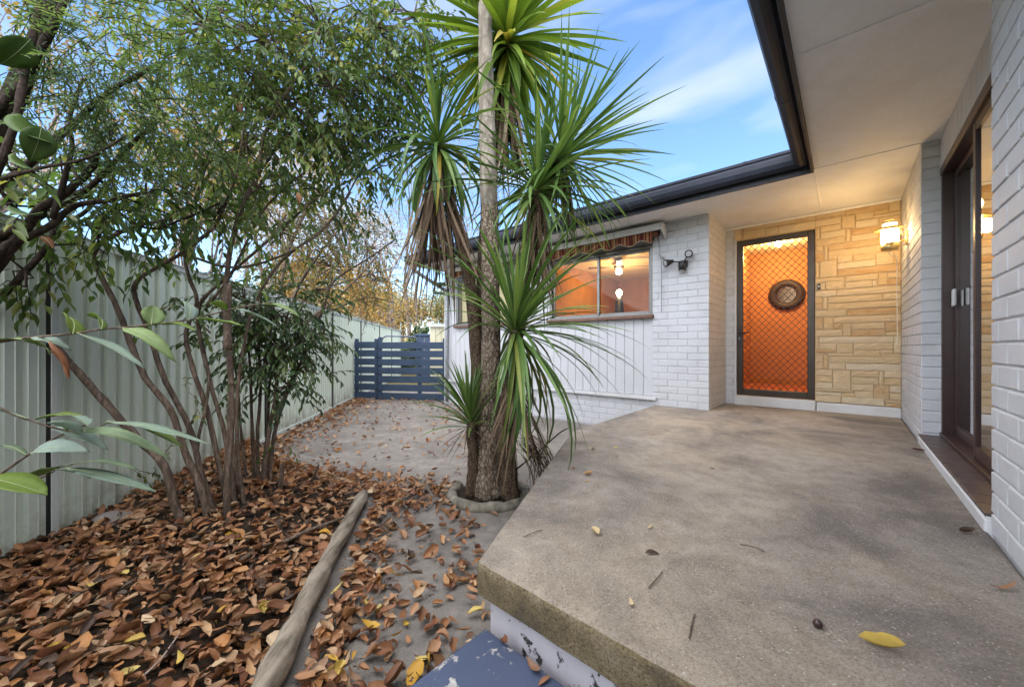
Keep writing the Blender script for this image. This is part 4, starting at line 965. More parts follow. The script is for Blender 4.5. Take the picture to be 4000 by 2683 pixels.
M_autumn = leafmat('autumn_leaf', [(0, (.16, .10, .045)), (.4, (.34, .21, .085)), (.75, (.46, .31, .12)), (1, (.40, .36, .15))], trans=.4, rough=.7)
def A(l, Y0, Y1=None):
    Y1 = Y1 or Y0; n = len(l); return [at(x, y, Y0 + (Y1 - Y0) * i / (n - 1)) for i, (x, y) in enumerate(l)]
# ================================================================== multi-stemmed shrub in the bed
sb = tag(empty('tall_shrub', Vector((-1.86, 2.42, .03))), 'tall shrub with many bare curving stems rising from the leafy bed', 'shrub')
G = lambda x, y, Y: at(x, y, Y)
stems = [
    ([(432, 1236), (398, 1150), (375, 1065), (300, 985), (220, 895), (135, 800), (62, 690), (28, 610), (18, 520)], 2.30, 2.15, .034, .018),
    ([(480, 1222), (458, 1110), (425, 1040), (388, 935), (330, 860), (292, 765), (262, 690), (232, 632), (213, 590), (232, 555), (300, 520), (390, 500)], 2.36, 2.2, .030, .012),
    ([(500, 1192), (462, 1090), (432, 975), (378, 870), (340, 760), (312, 690), (308, 650), (345, 618), (420, 575), (490, 520)], 2.48, 2.3, .027, .012),
    ([(516, 1212), (521, 1060), (528, 920), (522, 790), (512, 700), (528, 560), (560, 455), (592, 395), (600, 320), (640, 235), (700, 150)], 2.40, 2.55, .030, .011),
    ([(525, 1180), (500, 1060), (470, 930), (440, 840), (425, 760), (450, 690), (430, 630), (420, 560), (440, 470), (470, 380)], 2.52, 2.6, .025, .010),
    ([(540, 1185), (515, 1000), (480, 870), (452, 712), (510, 640), (600, 560), (690, 480), (760, 420)], 2.56, 2.8, .022, .009),
    ([(452, 1222), (448, 1120), (452, 1010), (470, 930), (478, 860)], 2.45, 2.5, .016, .010),
    ([(560, 1180), (548, 1080), (540, 960), (548, 840), (580, 700), (640, 600), (740, 520), (800, 440)], 2.62, 2.9, .022, .009),
    ([(470, 700), (520, 640), (560, 560), (610, 470), (700, 390), (790, 330)], 2.55, 2.8, .013, .007),
    ([(420, 580), (520, 610), (600, 600), (690, 560), (760, 500), (830, 380)], 2.6, 2.95, .014, .007),
    ([(592, 395), (640, 330), (720, 260), (820, 200), (900, 120)], 2.55, 2.95, .011, .006),
    ([(560, 455), (500, 330), (450, 220), (420, 120), (400, 20)], 2.55, 2.5, .012, .006),
    ([(490, 520), (540, 400), (560, 280), (600, 150), (640, 20)], 2.4, 2.6, .012, .006)]
for l, Y0, Y1, r0, r1 in stems:
    P = A(l, Y0, Y1)
    if l[0][1] > 1100: P[0].z = .0
    stem(sb, P, r0 * .72, r1 * .8, M_stem, 'stem' if l[0][1] > 1100 else 'branch')
stem(sb, A([(520, 800), (519, 720), (521, 648)], 2.38), .023, .020, M_stem, 'cut_stub')
stem(sb, A([(545, 1120), (528, 1010), (521, 945)], 2.5), .013, .011, M_stem, 'cut_stub')
lv, tw = Leaves(), MB()
for (x, y, Y, r, n) in [(470, 60, 2.4, .42, 90), (600, 90, 2.6, .42, 110), (740, 70, 2.75, .42, 110), (860, 60, 2.95, .38, 90), (945, 40, 3.05, .28, 55), (985, 110, 3.15, .16, 22), (640, 220, 2.6, .36, 95), (760, 200, 2.85, .36, 95), (880, 180, 3.05, .30, 70), (945, 210, 3.1, .18, 26),
                       (560, 330, 2.6, .32, 70), (680, 330, 2.8, .32, 75), (800, 320, 3.0, .28, 60), (865, 300, 3.1, .2, 34), (840, 400, 3.05, .20, 20), (470, 380, 2.5, .24, 32), (590, 430, 2.75, .24, 32), (720, 430, 2.95, .24, 30), (870, 380, 3.2, .14, 12),
                       (400, 450, 2.4, .18, 14), (480, 530, 2.5, .2, 14), (640, 530, 2.8, .2, 16), (330, 560, 2.3, .12, 6), (400, 690, 2.45, .12, 6)]:
    twiggy(lv, tw, sb, at(x, y, Y), (r, r, r * .85), int(n * .82), .072, .38, .32, .55, .029, .3)
for (x, y) in [(800, 520), (830, 540), (845, 500), (870, 545), (855, 470), (820, 470)]:
    twiggy(lv, tw, sb, at(x, y, 3.05), .05, 2, .055, .45, .22, 1.2, .035, 0)
for (x, y) in [(450, 930), (420, 890), (640, 1010), (350, 1060), (300, 1070), (560, 860)]:
    twiggy(lv, tw, sb, at(x, y, 2.5), .04, 2, .05, .4, .16, .3, .03, 0)
lv.build('foliage', M_leafA, sb); tw.build('twigs', M_stem, sb); sb.children[-1]['kind'] = 'stuff'
# ================================================================== dark green bush behind it
b2 = tag(empty('dark_bush', Vector((-1.98, 3.1, .02))), 'dark glossy green bush on thin upright canes against the fence', 'bush')
for l, Y0, Y1, r0, r1 in [([(600, 1150), (606, 1040), (625, 930), (640, 820), (655, 720)], 2.95, 3.1, .022, .010), ([(590, 1140), (588, 1000), (595, 880), (590, 760), (600, 640)], 3.0, 3.1, .016, .008),
                          ([(615, 1135), (625, 1000), (655, 900), (700, 800), (740, 700), (765, 640), (850, 585), (905, 545)], 3.0, 3.4, .016, .006), ([(580, 1120), (575, 960), (570, 820), (560, 700)], 3.05, 3.1, .014, .007),
                          ([(610, 1120), (612, 980), (618, 860), (650, 740), (690, 640), (730, 580)], 3.1, 3.3, .013, .006), ([(640, 1150), (642, 1090), (645, 1060)], 2.9, 2.9, .018, .016), ([(565, 1110), (550, 980), (540, 860), (520, 760)], 3.05, 3.0, .012, .006)]:
    P = A(l, Y0, Y1); P[0].z = .0; stem(b2, P, r0, r1, M_stem, 'cane')
lv, tw = Leaves(), MB()
for (x, y, Y, r, n) in [(560, 690, 3.0, .22, 34), (620, 720, 3.05, .26, 48), (680, 720, 3.1, .22, 36), (640, 800, 3.05, .26, 48), (590, 790, 3.0, .20, 30), (700, 800, 3.1, .16, 18), (560, 860, 3.0, .15, 12), (660, 880, 3.05, .18, 16), (500, 680, 2.9, .15, 14), (730, 660, 3.15, .15, 14), (720, 850, 3.1, .1, 8), (480, 760, 2.85, .1, 6), (740, 760, 3.15, .10, 9)]:
    twiggy(lv, tw, b2, at(x, y, Y), r, int(n * 1.3), .072, .34, .20, .45, .024, .35)
lv.build('foliage', M_leafD, b2); tw.build('twigs', M_stem, b2); b2.children[-1]['kind'] = 'stuff'
# ================================================================== feathery conifer overhanging from the left
fc = tag(empty('feathery_conifer', Vector((-2.25, 1.35, 0))), 'feathery grey-green conifer hanging over the upper left corner', 'conifer')
trk = [Vector((-2.25, 1.35, 0)), Vector((-2.22, 1.4, .9)), Vector((-2.12, 1.5, 1.7)), Vector((-1.95, 1.6, 2.5)), Vector((-1.8, 1.7, 3.3)), Vector((-1.75, 1.75, 4.0))]
stem(fc, trk, .055, .02, M_limb, 'trunk', 10)
for l, Y in [([(-60, 470), (60, 380), (150, 300), (250, 210), (340, 160)], 1.75), ([(-60, 300), (40, 200), (120, 60), (180, -60)], 1.5), ([(-40, 560), (80, 500), (200, 430), (300, 330), (380, 260)], 1.9)]:
    stem(fc, A(l, Y), .020, .008, M_limb, 'branch', 8)
lv, tw = Leaves(), MB()
def feather(lv, tw, par, c, r, n, L_=.22):
    c = Vector(c)
    for i in range(n):
        v = rv(); p = c + v * r; d = (v + rv() * .6 + Vector((.15, 0, -.35))).normalized(); pts = [p.copy()]; tb = rs.random()
        for j in range(9):
            d = (d + Vector((0, 0, -.05)) + rv() * .06).normalized(); p = p + d * L_ / 9; pts.append(p.copy())
            up = Vector((rs.uniform(-.4, .4), rs.uniform(-.4, .4), 1)); sd_ = d.cross(up).normalized()
            for s in (-1, 1):
                ln = .055 * (1 - j / 11); q_ = p.copy(); dd = (d * .8 + sd_ * s * .8).normalized()
                for k in range(2):
                    lv.add(q_ + dd * ln * k * .4, dd + sd_ * s * (-.25 + .5 * k), up, ln * .7, .0075, min(1, max(0, tb + rs.uniform(-.2, .2))))
        tw.tube([q_ - par.location for q_ in pts[::3]], .0016, 3, False)
for (x, y, Y, r, n) in [(60, 30, 1.5, .22, 34), (180, 60, 1.6, .26, 60), (300, 60, 1.8, .28, 70), (420, 50, 2.0, .26, 55), (170, 180, 1.6, .22, 50), (290, 190, 1.75, .25, 70), (400, 180, 2.0, .25, 60), (500, 150, 2.2, .22, 40), (230, 300, 1.7, .2, 46), (340, 290, 1.85, .24, 64), (440, 280, 2.05, .22, 46), (300, 390, 1.9, .17, 30), (220, 240, 1.5, .14, 26), (140, 380, 1.8, .16, 18), (70, 200, 1.6, .14, 16)]:
    feather(lv, tw, fc, at(x, y, Y), r, int(n * .6))
lv.build('foliage', M_leafN, fc, .05, .1); tw.build('twigs', M_limb, fc); fc.children[-1]['kind'] = 'stuff'
# ================================================================== near tree at the left edge: dark limbs, big glossy leaves
nt_ = tag(empty('limbed_tree', Vector((-2.35, 1.5, 0))), 'tree with dark forking limbs and broad leaves at the left edge', 'tree')
for l, Y0, Y1, r0, r1 in [([(-180, 900), (-80, 700), (20, 575), (90, 480), (150, 440), (210, 380), (230, 300)], 1.6, 1.8, .036, .014), ([(-60, 640), (20, 560), (110, 520), (170, 470), (240, 460), (330, 440)], 1.6, 1.9, .026, .010),
                          ([(-30, 440), (30, 300), (55, 180), (80, 60), (95, -40)], 1.35, 1.45, .018, .010), ([(0, 410), (90, 385), (190, 365), (240, 340), (290, 310)], 1.5, 1.6, .010, .005), ([(55, 180), (30, 140), (-20, 90)], 1.4, 1.4, .012, .008),
                          ([(120, 500), (150, 400), (165, 330), (160, 270), (190, 180)], 1.7, 1.8, .016, .008), ([(-40, 720), (40, 640), (110, 560), (130, 520), (200, 480), (260, 400)], 1.9, 2.1, .024, .010), ([(0, 560), (60, 520), (200, 450), (330, 520), (420, 500), (520, 455)], 1.9, 2.3, .014, .007)]:
    stem(nt_, A(l, Y0, Y1), r0 * .74, r1 * .8, M_limb, 'limb')
stem(nt_, [Vector((-2.35, 1.5, 0)), Vector((-2.5, 1.55, .5)), at(-180, 900, 1.6)], .07, .036, M_limb, 'trunk', 10)
lv, tw = Leaves(), MB()
for (x, y, Y, r, n) in [(30, 470, 1.8, .2, 16), (120, 560, 2.0, .22, 20), (230, 520, 2.1, .2, 22), (330, 470, 2.2, .22, 26), (260, 440, 2.1, .2, 20), (60, 380, 1.7, .16, 10), (420, 430, 2.3, .2, 20), (180, 420, 2.0, .2, 18), (500, 480, 2.4, .16, 12), (60, 620, 1.9, .12, 6)]:
    twiggy(lv, tw, nt_, at(x, y, Y), r, n, .075, .40, .24, .6, .036, .35)
lv.build('foliage', M_leafA, nt_); tw.build('twigs', M_limb, nt_); nt_.children[-1]['kind'] = 'stuff'
# single large leaves near the lens: each a part of its own
def big_leaf(par, base, tip, width, mat, roll=0.0, cup=.25, sag=.12, name='leaf'):
    b, t = Vector(base), Vector(tip); d = t - b; Ln = d.length; d.normalize()
    up = Vector((0, 0, 1)) - d * d.z; up = up.normalized() if up.length > .1 else Vector((0, -1, 0)); up = Quaternion(d, roll) @ up; sd_ = d.cross(up)
    V = []; F = []; n = 8
    for i in range(n + 1):
        s = i / n; wd = width * .5 * (math.sin(math.pi * min(1, s ** .8)) ** .8 if 0 < s < 1 else 0) + .0004
        c = b + d * Ln * s + up * (sag * Ln * math.sin(math.pi * s) - .06 * Ln * s)
        for k in (-1, -.5, 0, .5, 1): V.append(c + sd_ * wd * k + up * (abs(k) ** 1.5 * wd * cup + .002 * rs.uniform(-1, 1) * abs(k)) - par.location)
    for i in range(n):
        for k in range(4): a = i * 5 + k; F.append((a, a + 1, a + 6, a + 5))
    o = MB().add(V, F).build(name, mat, par, smooth=True); so_ = o.modifiers.new('blade', 'SOLIDIFY'); so_.thickness = .0006; mr = MB(); mr.tube([V[i * 5 + 2] + up * .0009 for i in range(n + 1)], [.0011 * (1 - .8 * i / n) for i in range(n + 1)], 5); mr.build('midrib', M_rib, o); return o
M_big = leafmat('broad_leaf', [(0, (.13, .20, .035)), (.35, (.20, .29, .05)), (.6, (.26, .36, .27)), (1, (.34, .44, .38))], trans=.35, rough=.55, spec=.3, obj=True)
M_bigd = leafmat('broad_dark_leaf', [(0, (.06, .12, .025)), (1, (.12, .19, .04))], trans=.4, rough=.4, obj=True)
M_brownleaf = leafmat('withered_leaf', [(0, (.20, .075, .03)), (1, (.26, .11, .05))], trans=.15, rough=.7, obj=True)
M_rib = plain('leaf_rib', (.34, .38, .20), .6)
sp = tag(empty('broad_leaved_sprig', Vector((-1.75, 1.0, .0))), 'sprig of broad pale green leaves in front of the fence at left edge', 'shrub')
Yn = 1.02
stem(sp, [Vector((-1.75, 1.0, 0)), Vector((-1.72, 1.0, .5)), Vector((-1.66, 1.0, 1.0)), Vector((-1.60, 1.0, 1.3))], .016, .009, M_stem, 'stem', 8)
for l, r0 in [([(-140, 810), (-40, 788), (60, 772), (150, 764), (230, 752), (310, 745), (430, 730), (530, 706), (620, 690)], .0038), ([(-140, 960), (-30, 925), (40, 950), (130, 978), (200, 985), (250, 962)], .0035), ([(-140, 1180), (-30, 1105), (40, 1055), (100, 1015), (150, 988), (200, 968)], .0042), ([(-120, 1150), (0, 1100), (90, 1092), (140, 1065)], .003), ([(-100, 1120), (0, 1110), (20, 1105)], .003)]:
    stem(sp, A(l, Yn, Yn * 1.06), r0, r0 * .5, M_stem, 'twig', 6, .03, 4, False)
for b, t, wd, ro in [((50, 775), (-60, 800), 34, .3), ((70, 772), (165, 797), 36, .2), ((55, 778), (120, 806), 30, -.5), ((165, 763), (150, 715), 52, 1.1), ((175, 760), (335, 832), 38, .2), ((230, 752), (205, 716), 32, .9), ((280, 750), (402, 820), 34, .5), ((345, 742), (352, 696), 44, .8), ((370, 742), (448, 752), 24, -.3), ((430, 732), (418, 684), 34, .9), ((450, 728), (560, 738), 32, .2), ((520, 708), (480, 690), 38, .6), ((540, 705), (640, 745), 26, .4), ((600, 694), (690, 722), 26, .2), ((610, 692), (600, 665), 24, .7),
                     ((60, 955), (-80, 930), 30, .2), ((80, 958), (190, 940), 24, .4), ((120, 975), (250, 1020), 34, .3), ((190, 985), (110, 962), 30, .4), ((240, 965), (425, 1010), 44, .1), ((245, 962), (480, 1000), 30, -.3), ((200, 972), (165, 940), 30, .5),
                     ((155, 985), (120, 958), 46, .7), ((165, 985), (390, 1038), 30, .2), ((60, 1040), (-50, 1020), 36, .3), ((70, 1035), (205, 1028), 40, .4), ((140, 1064), (66, 1090), 46, -.2), ((150, 1062), (318, 1062), 36, .1), ((150, 1068), (356, 1108), 34, .3), ((125, 1072), (210, 1088), 20, .2), ((-30, 1090), (108, 1120), 66, .5)]:
    Yl = Yn * rs.uniform(.97, 1.05); big_leaf(sp, at(*b, Yl), at(*t, Yl * rs.uniform(.95, 1.06)), wd * .98 * 1.711 / 1492 * Yl, M_big, ro + rs.uniform(-.4, .4), rs.uniform(.1, .45), rs.uniform(.0, .16))
o = big_leaf(sp, at(112, 778, 1.0), at(150, 868, 1.0), .030, M_brownleaf, 2.2, .9, -.12, 'withered_leaf')
# a few broad dark leaves at the top left and one twig of tinted leaves higher up
for b, t, wd in [((70, 90), (0, 150), 60), ((45, 260), (110, 330), 70), ((95, 290), (70, 370), 56), ((30, 350), (90, 395), 36), ((20, 470), (100, 490), 34)]:
    Yl = 1.35; big_leaf(nt_, at(*b, Yl), at(*t, Yl), wd * 1.711 / 1492 * Yl, M_bigd, rs.uniform(2.6, 3.6), .25)
for (x, y) in [(545, 235), (95, 540), (680, 440)]:
    Yl = 2.3 if x > 300 else 1.7; big_leaf(nt_ if x < 300 else sb, at(x, y, Yl), at(x + rs.uniform(-20, 30), y + 26, Yl), .032, M_brownleaf, rs.uniform(0, 2), .4, .1, 'withered_leaf')
# ================================================================== beyond the fence and gate
rt = random.Random(77)
M_gnarl = bark_mat('grey_bark', (.075, .058, .048), (.165, .135, .115), (.28, .24, .21), 9, 3, .7)
M_twig = plain('twig_brown', (.20, .14, .105), .9, 0, .25, 5, .1, 0)
M_twigp = plain('pale_twig', (.34, .27, .225), .9, 0, .2, 5, .1, 0)
def grow(mb, tips, p, d, L_, r, depth, maxd, par, spread=.55, up=.12, n=2, tw=None):
    segs = 3; pts = [p.copy()]; rr = [r]
    for i in range(segs):
        d = (d + Vector((rt.uniform(-1, 1), rt.uniform(-1, 1), rt.uniform(-.6, .9))) * .16 + Vector((0, 0, up * .3))).normalized()
        p = p + d * L_ / segs; pts.append(p.copy()); rr.append(r * (1 - .32 * (i + 1) / segs))
    (mb if depth < 3 or tw is None else tw).tube([q_ - par.location for q_ in pts], rr, 7 if depth < 2 else (4 if depth < 4 else 3), False)
    if depth >= maxd: tips.append((p.copy(), d.copy())); return
    for k in range(n + (1 if rt.random() < .45 else 0)):
        dd = (d + Vector((rt.uniform(-1, 1), rt.uniform(-1, 1), rt.uniform(-.5, .9))) * spread).normalized()
        grow(mb, tips, (p if k < 2 else pts[2]), dd, L_ * rt.uniform(.62, .85), rr[-1] * rt.uniform(.62, .82), depth + 1, maxd, par, spread, up, n, tw)
def bgtree(name, label, base, limbs, maxd, leafmat_=None, nleaf=0, leaf=.1, bark=None, twigm=None, spread=.55, ls=.35, group=None, up=.12):
    o = tag(empty(name, base), label, 'tree', group); mb, tw, tips = MB(), MB(), []
    for d, L_, r in limbs: grow(mb, tips, Vector(base), Vector(d).normalized(), L_, r, 0, maxd, o, spread, up, 2, tw)
    mb.build('trunk', bark or M_gnarl, o, smooth=True)
    if tw.v: tag(tw.build('twigs', twigm or M_twig, o), kind='stuff')
    if leafmat_:
        lv = Leaves()
        for p, d in tips:
            for k in range(nleaf):
                q_ = p + Vector((rt.gauss(0, ls), rt.gauss(0, ls), rt.gauss(0, ls)))
                lv.add(q_, Vector((rt.uniform(-1, 1), rt.uniform(-1, 1), rt.uniform(-1, .2))), Vector((rt.uniform(-1, 1), rt.uniform(-1, 1), 1)), leaf * rt.uniform(.6, 1.2), leaf * .5, rt.random())
        lv.build('crown', leafmat_, o)
    return o
# olive-green overhanging tree along the fence
ot = tag(empty('olive_tree', Vector((-4.3, 6.0, 0))), 'fine-leaved olive green tree leaning over the far fence', 'tree')
for l, Y0, Y1, r0 in [([(690, 760), (760, 690), (830, 620), (880, 560)], 5.6, 5.9, .03), ([(640, 760), (690, 640), (760, 540), (820, 480)], 5.6, 6.0, .035), ([(660, 770), (700, 680), (800, 640), (870, 620)], 5.7, 6.2, .03), ([(630, 770), (650, 600), (700, 480), (730, 430)], 5.6, 5.8, .04), ([(620, 780), (600, 640), (580, 520), (560, 440)], 5.7, 5.7, .04), ([(680, 760), (780, 700), (840, 680), (900, 690)], 5.8, 6.4, .025)]:
    P = A(l, Y0, Y1); P = [Vector((P[0].x - .3, P[0].y + .2, 0))] + P; stem(ot, P, r0, r0 * .3, M_stem, 'stem', 7)
lv, tw = Leaves(), MB()
for (x, y, Y, r, n) in [(700, 480, 5.8, .55, 120), (780, 520, 6.0, .55, 130), (840, 570, 6.2, .42, 90), (860, 640, 6.3, .32, 60), (640, 520, 5.6, .5, 90), (760, 610, 6.1, .5, 80), (700, 590, 5.8, .45, 60), (830, 690, 6.3, .2, 16), (600, 470, 5.6, .5, 70)]:
    twiggy(lv, tw, ot, at(x, y, Y), (r, r, r * .8), n, .048, .42, .34, .4, .034, .3, tr=.0035)
lv.build('foliage', M_olive, ot); tw.build('twigs', M_stem, ot); ot.children[-1]['kind'] = 'stuff'
# neighbour's trees filling behind the shrubs
bgtree('autumn_tree', 'tawny autumn tree behind the fence left of the conifer', Vector((-9.5, 6.2, 0)), [((.05, 0, 1), 2.2, .16), ((-.3, .1, 1), 2.0, .13), ((.35, -.1, 1), 2.0, .12)], 5, M_autumn, 22, .11, None, M_twigp, .6, .35, 'autumn trees beyond the fence')
bgtree('autumn_tree', 'pale autumn tree with smooth limbs above the middle of fence', Vector((-9.0, 10.5, 0)), [((.2, 0, 1), 2.4, .18), ((.6, .1, .7), 2.4, .14), ((-.4, .1, 1), 2.2, .13)], 5, M_autumn, 26, .12, None, M_twigp, .6, .4, 'autumn trees beyond the fence')
bgtree('autumn_tree', 'golden low autumn tree just over the fence near the gate', Vector((-8.0, 15.0, 0)), [((.1, 0, 1), 1.5, .12), ((.5, .1, .8), 1.4, .10), ((-.3, .1, 1), 1.4, .1)], 5, leafmat('golden_leaf', [(0, (.34, .19, .05)), (.5, (.50, .30, .08)), (1, (.58, .42, .16))], trans=.4, rough=.7), 34, .11, None, M_twigp, .6, .35, 'autumn trees beyond the fence')
# big forked bare tree with ivy behind the gate
bt = Vector((-5.25, 17.5, 0))
big = bgtree('bare_tree', 'big forked bare tree with ivied trunk behind the gate', bt, [((-.55, 0, .8), 3.6, .30), ((.02, 0, 1), 2.6, .30), ((.75, .1, .55), 3.0, .22)], 6, M_autumn, 9, .10, None, M_twigp, .62, .4, up=.2)
lv = Leaves()
for k in range(3200):
    u = rt.random(); b_ = rt.choice(((-.55, 0, .8), (.55, 0, 1.0), (-.55, 0, .8))); d = Vector(b_).normalized(); p = bt + d * u * (2.6 if b_[0] < 0 else 2.4); a = rt.uniform(0, 6.28); r = .36 * (1 - .3 * u)
    lv.add(p + Vector((math.cos(a) * r, math.sin(a) * r, rt.uniform(-.1, .1))), Vector((math.cos(a), math.sin(a), -.8)), Vector((math.cos(a), math.sin(a), .4)), .13, .11, rt.random() * .8)
for k in range(1200):
    a = rt.uniform(0, 6.28); lv.add(bt + Vector((rt.gauss(0, .7), rt.gauss(0, .3), abs(rt.gauss(0, .45)))), Vector((math.cos(a), math.sin(a), -.4)), Vector((0, -.5, 1)), .13, .11, rt.random() * .8)
lv.build('ivy', M_leafD, big)
bgtree('poplar', 'tall thin bare poplar with pale trunk behind the gate', Vector((-6.2, 24, 0)), [((.0, 0, 1), 5.2, .16), ((.06, 0, 1), 5.0, .10)], 5, None, 0, .1, M_gnarl, M_twigp, .28, .3, up=.5)
# far trees on the rise: tawny and pale green crowns
M_far = leafmat('far_autumn_leaf', [(0, (.26, .17, .10)), (.4, (.40, .29, .16)), (.75, (.46, .38, .20)), (1, (.34, .37, .15))], trans=.35, rough=.8)
M_farg = leafmat('far_green_leaf', [(0, (.13, .15, .06)), (.5, (.24, .25, .10)), (1, (.36, .35, .17))], trans=.35, rough=.8)
fars = [(-15, 30, 4.6, M_far, 'broad tawny tree on the rise, far left behind the fence'), (-11.5, 34, 5.2, M_farg, 'pale green tree on the rise left of the poplar'), (-8.6, 31, 4.6, M_far, 'reddish bare-looking tree on the rise behind the poplar'), (-5.6, 36, 6.0, M_farg, 'tall rounded yellow-green tree filling the gap beside the house'), (-3.0, 33, 5.2, M_far, 'tawny tree on the rise close to the house end'), (-20, 34, 5.6, M_far, 'tawny tree on the rise furthest along behind the autumn tree'), (-.5, 40, 6.0, M_farg, 'pale green tree on the rise half hidden by the house')]
def hill_z(x, y): return max(0, (y - 22) * .055) + .4 * math.sin(x * .3) * (1 if y > 24 else 0)
for x, y, h, mt, lb in fars:
    b_ = Vector((x, y, hill_z(x, y) - .1)); o = bgtree('far_tree', lb, b_, [((rt.uniform(-.1, .1), 0, 1), h * .33, .16), ((.4, .1, 1), h * .3, .12), ((-.45, .1, 1), h * .3, .12)], 5, mt, 24, .26, None, M_twigp, .6, .55, 'trees on the rise behind the house')
V = []; F = []
for j in range(31):
    for i in range(41):
        x = -60 + 3.6 * i; y = 20 + 3.0 * j; V.append((x, y, hill_z(x, y) - .055 + (0 if y > 22 else -.05)))
for j in range(30):
    for i in range(40): a = j * 41 + i; F.append((a, a + 1, a + 42, a + 41))
k = NT('dry_hillside'); c = k.ramp(k.noise(.35, 8, .7), [(.3, (.12, .10, .045)), (.5, (.24, .185, .10)), (.7, (.18, .19, .07))]); M_hill = k.fin(c, .95, 0, .1)
tag(MB().add(V, F).build('hill', M_hill, smooth=True), kind='structure')
lv = Leaves()
for k_ in range(5200):                           # scrub along the foot of the rise
    x = rt.uniform(-24, 4); y = rt.uniform(21, 26); z = abs(rt.gauss(0, .75)) * (1 + .5 * math.sin(x * .9))
    lv.add(Vector((x, y, hill_z(x, y) + z)), Vector((rt.uniform(-1, 1), rt.uniform(-1, 1), rt.uniform(-.8, .4))), Vector((rt.uniform(-1, 1), -1, 1)), .28, .15, rt.random())
sc = tag(empty('scrub', (-8, 23, 0)), 'dry tawny scrub along the foot of the rise', 'scrub', kind='stuff'); lv.build('foliage', M_far, sc)
# garden sheds past the gate
M_shedb = plain('navy_shed_steel', (.05, .075, .135), .5, 0, .1, 3); M_shedc = plain('cream_shed_steel', (.50, .47, .33), .6, 0, .1, 3)
def shed(name, label, x0, x1, y0, d, h, mat, roofm, per=.09):
    o = tag(empty(name, Vector((x0, y0, -.02))), label, 'shed'); V = []; F = []; x = 0; w_ = x1 - x0; n = int(w_ / per)
    for i in range(n):
        a = i * w_ / n; b = (i + 1) * w_ / n; MB().box(a + .006, b - .006, -.012, .02, 0, h).build('panel', mat, o)
    MB().box(0, w_, .021, d, 0, h - .01).build('body', mat, o); MB().box(-.08, w_ + .08, -.1, d + .1, h, h + .07).build('roof', roofm, o)
    MB().box(w_ * .35, w_ * .35 + .02, -.016, -.011, .1, h - .1).build('door_edge', M_fpost, o); return o
shed('navy_shed', 'navy blue steel shed showing above the slat gate', -3.75, -2.9, 15.0, 1.6, 1.63, M_shedb, M_shedb, .2)
shed('cream_shed', 'cream ribbed steel shed beside the end of the house', -2.62, -1.3, 12.2, 1.6, 1.82, M_shedc, M_trim, .18)
# hanging bird feeder at the eave end
bf = tag(empty('bird_feeder', at(1003, 668, 7.6)), 'small dark hanging bird feeder by the house end', 'bird feeder')
MB().box(-.10, .10, -.07, .07, -.03, .0).build('tray', M_black, bf); MB().add([(-.12, -.08, .14), (.12, -.08, .14), (.12, .08, .14), (-.12, .08, .14), (-.12, 0, .20), (.12, 0, .20)], [(0, 1, 5, 4), (2, 3, 4, 5), (0, 4, 3), (1, 2, 5), (0, 3, 2, 1)]).build('roof', M_black, bf)
m = MB()
for x in (-.085, .085): m.tube([(x, 0, 0), (x, 0, .16)], .006, 5)
m.tube([(0, 0, .19), (0, 0, .75)], .003, 4); m.build('hanger', M_black, bf)

# ================================================================== fallen leaves
rl = random.Random(5)
BR = [(0, (.050, .030, .020)), (.10, (.12, .075, .050)), (.20, (.20, .080, .036)), (.32, (.36, .175, .080)), (.42, (.16, .062, .030)), (.54, (.42, .235, .120)), (.64, (.30, .125, .052)), (.74, (.50, .33, .19)), (.82, (.24, .13, .075)), (.92, (.47, .22, .075)), (1, (.58, .44, .28))]
M_fall = leafmat('fallen_leaf', BR, trans=.08, rough=.55, spec=.35); M_fallo = leafmat('fallen_leaf_single', BR, trans=.08, rough=.55, spec=.35, obj=True)
YE = [(0, (.50, .26, .03)), (.6, (.58, .38, .06)), (1, (.60, .48, .16))]
M_yel = leafmat('fallen_yellow_leaf', YE, trans=.12, rough=.5, spec=.35, obj=True)
M_pale_l = leafmat('fallen_pale_leaf', [(0, (.55, .43, .24)), (1, (.62, .50, .30))], trans=.1, rough=.6, obj=True)
def leaf_shape(rng, L_=1.0, wid=.5, curl=.5, cup=.6, twist=.3):
    V = []; n = 6; xs = []; cut = rng.choice((1, 1, 1, rng.uniform(.55, .9))); wob = [rng.uniform(.78, 1.15) for _ in range(14)]; pk = rng.uniform(.65, 1.15)
    for i in range(n + 1):
        s = i / n * cut; w_ = wid * .5 * (math.sin(math.pi * s ** pk) ** .75 if 0 < s < 1 else 0) + .004
        a = curl * (s - .4); x = (math.sin(a) / curl if abs(curl) > .05 else s - .4); z = (1 - math.cos(a)) / curl if abs(curl) > .05 else 0
        for k in (-1, -.5, 0, .5, 1):
            b = cup * k; y = w_ * (wob[i * 2 + (k > 0)] if abs(k) == 1 else 1) * (math.sin(b) / cup if abs(cup) > .05 else k); zz = w_ * (1 - math.cos(b)) / max(.05, abs(cup)) * 1.4
            tw_ = twist * (s - .5); V.append((x * L_, (y * math.cos(tw_) - zz * math.sin(tw_)) * L_, (z + zz * math.cos(tw_) + y * math.sin(tw_) + .012 * rng.uniform(-1, 1) * (abs(k) == 1)) * L_))
    F = [(i * 5 + k, i * 5 + k + 1, i * 5 + k + 6, i * 5 + k + 5) for i in range(n) for k in range(4)]
    return V, F
SH = [leaf_shape(rl, 1, rl.uniform(.34, .72), rl.choice((-1, 1)) * rl.uniform(.1, 1.7), rl.uniform(.1, 1.6), rl.uniform(-1.1, 1.1)) for _ in range(28)]
def mk(mat): return [MB().add(V, F).mesh('fallen_leaf', mat, True) for V, F in SH]
ME_b, ME_y, ME_p = mk(M_fallo), mk(M_yel), mk(M_pale_l)
SPOTS = []
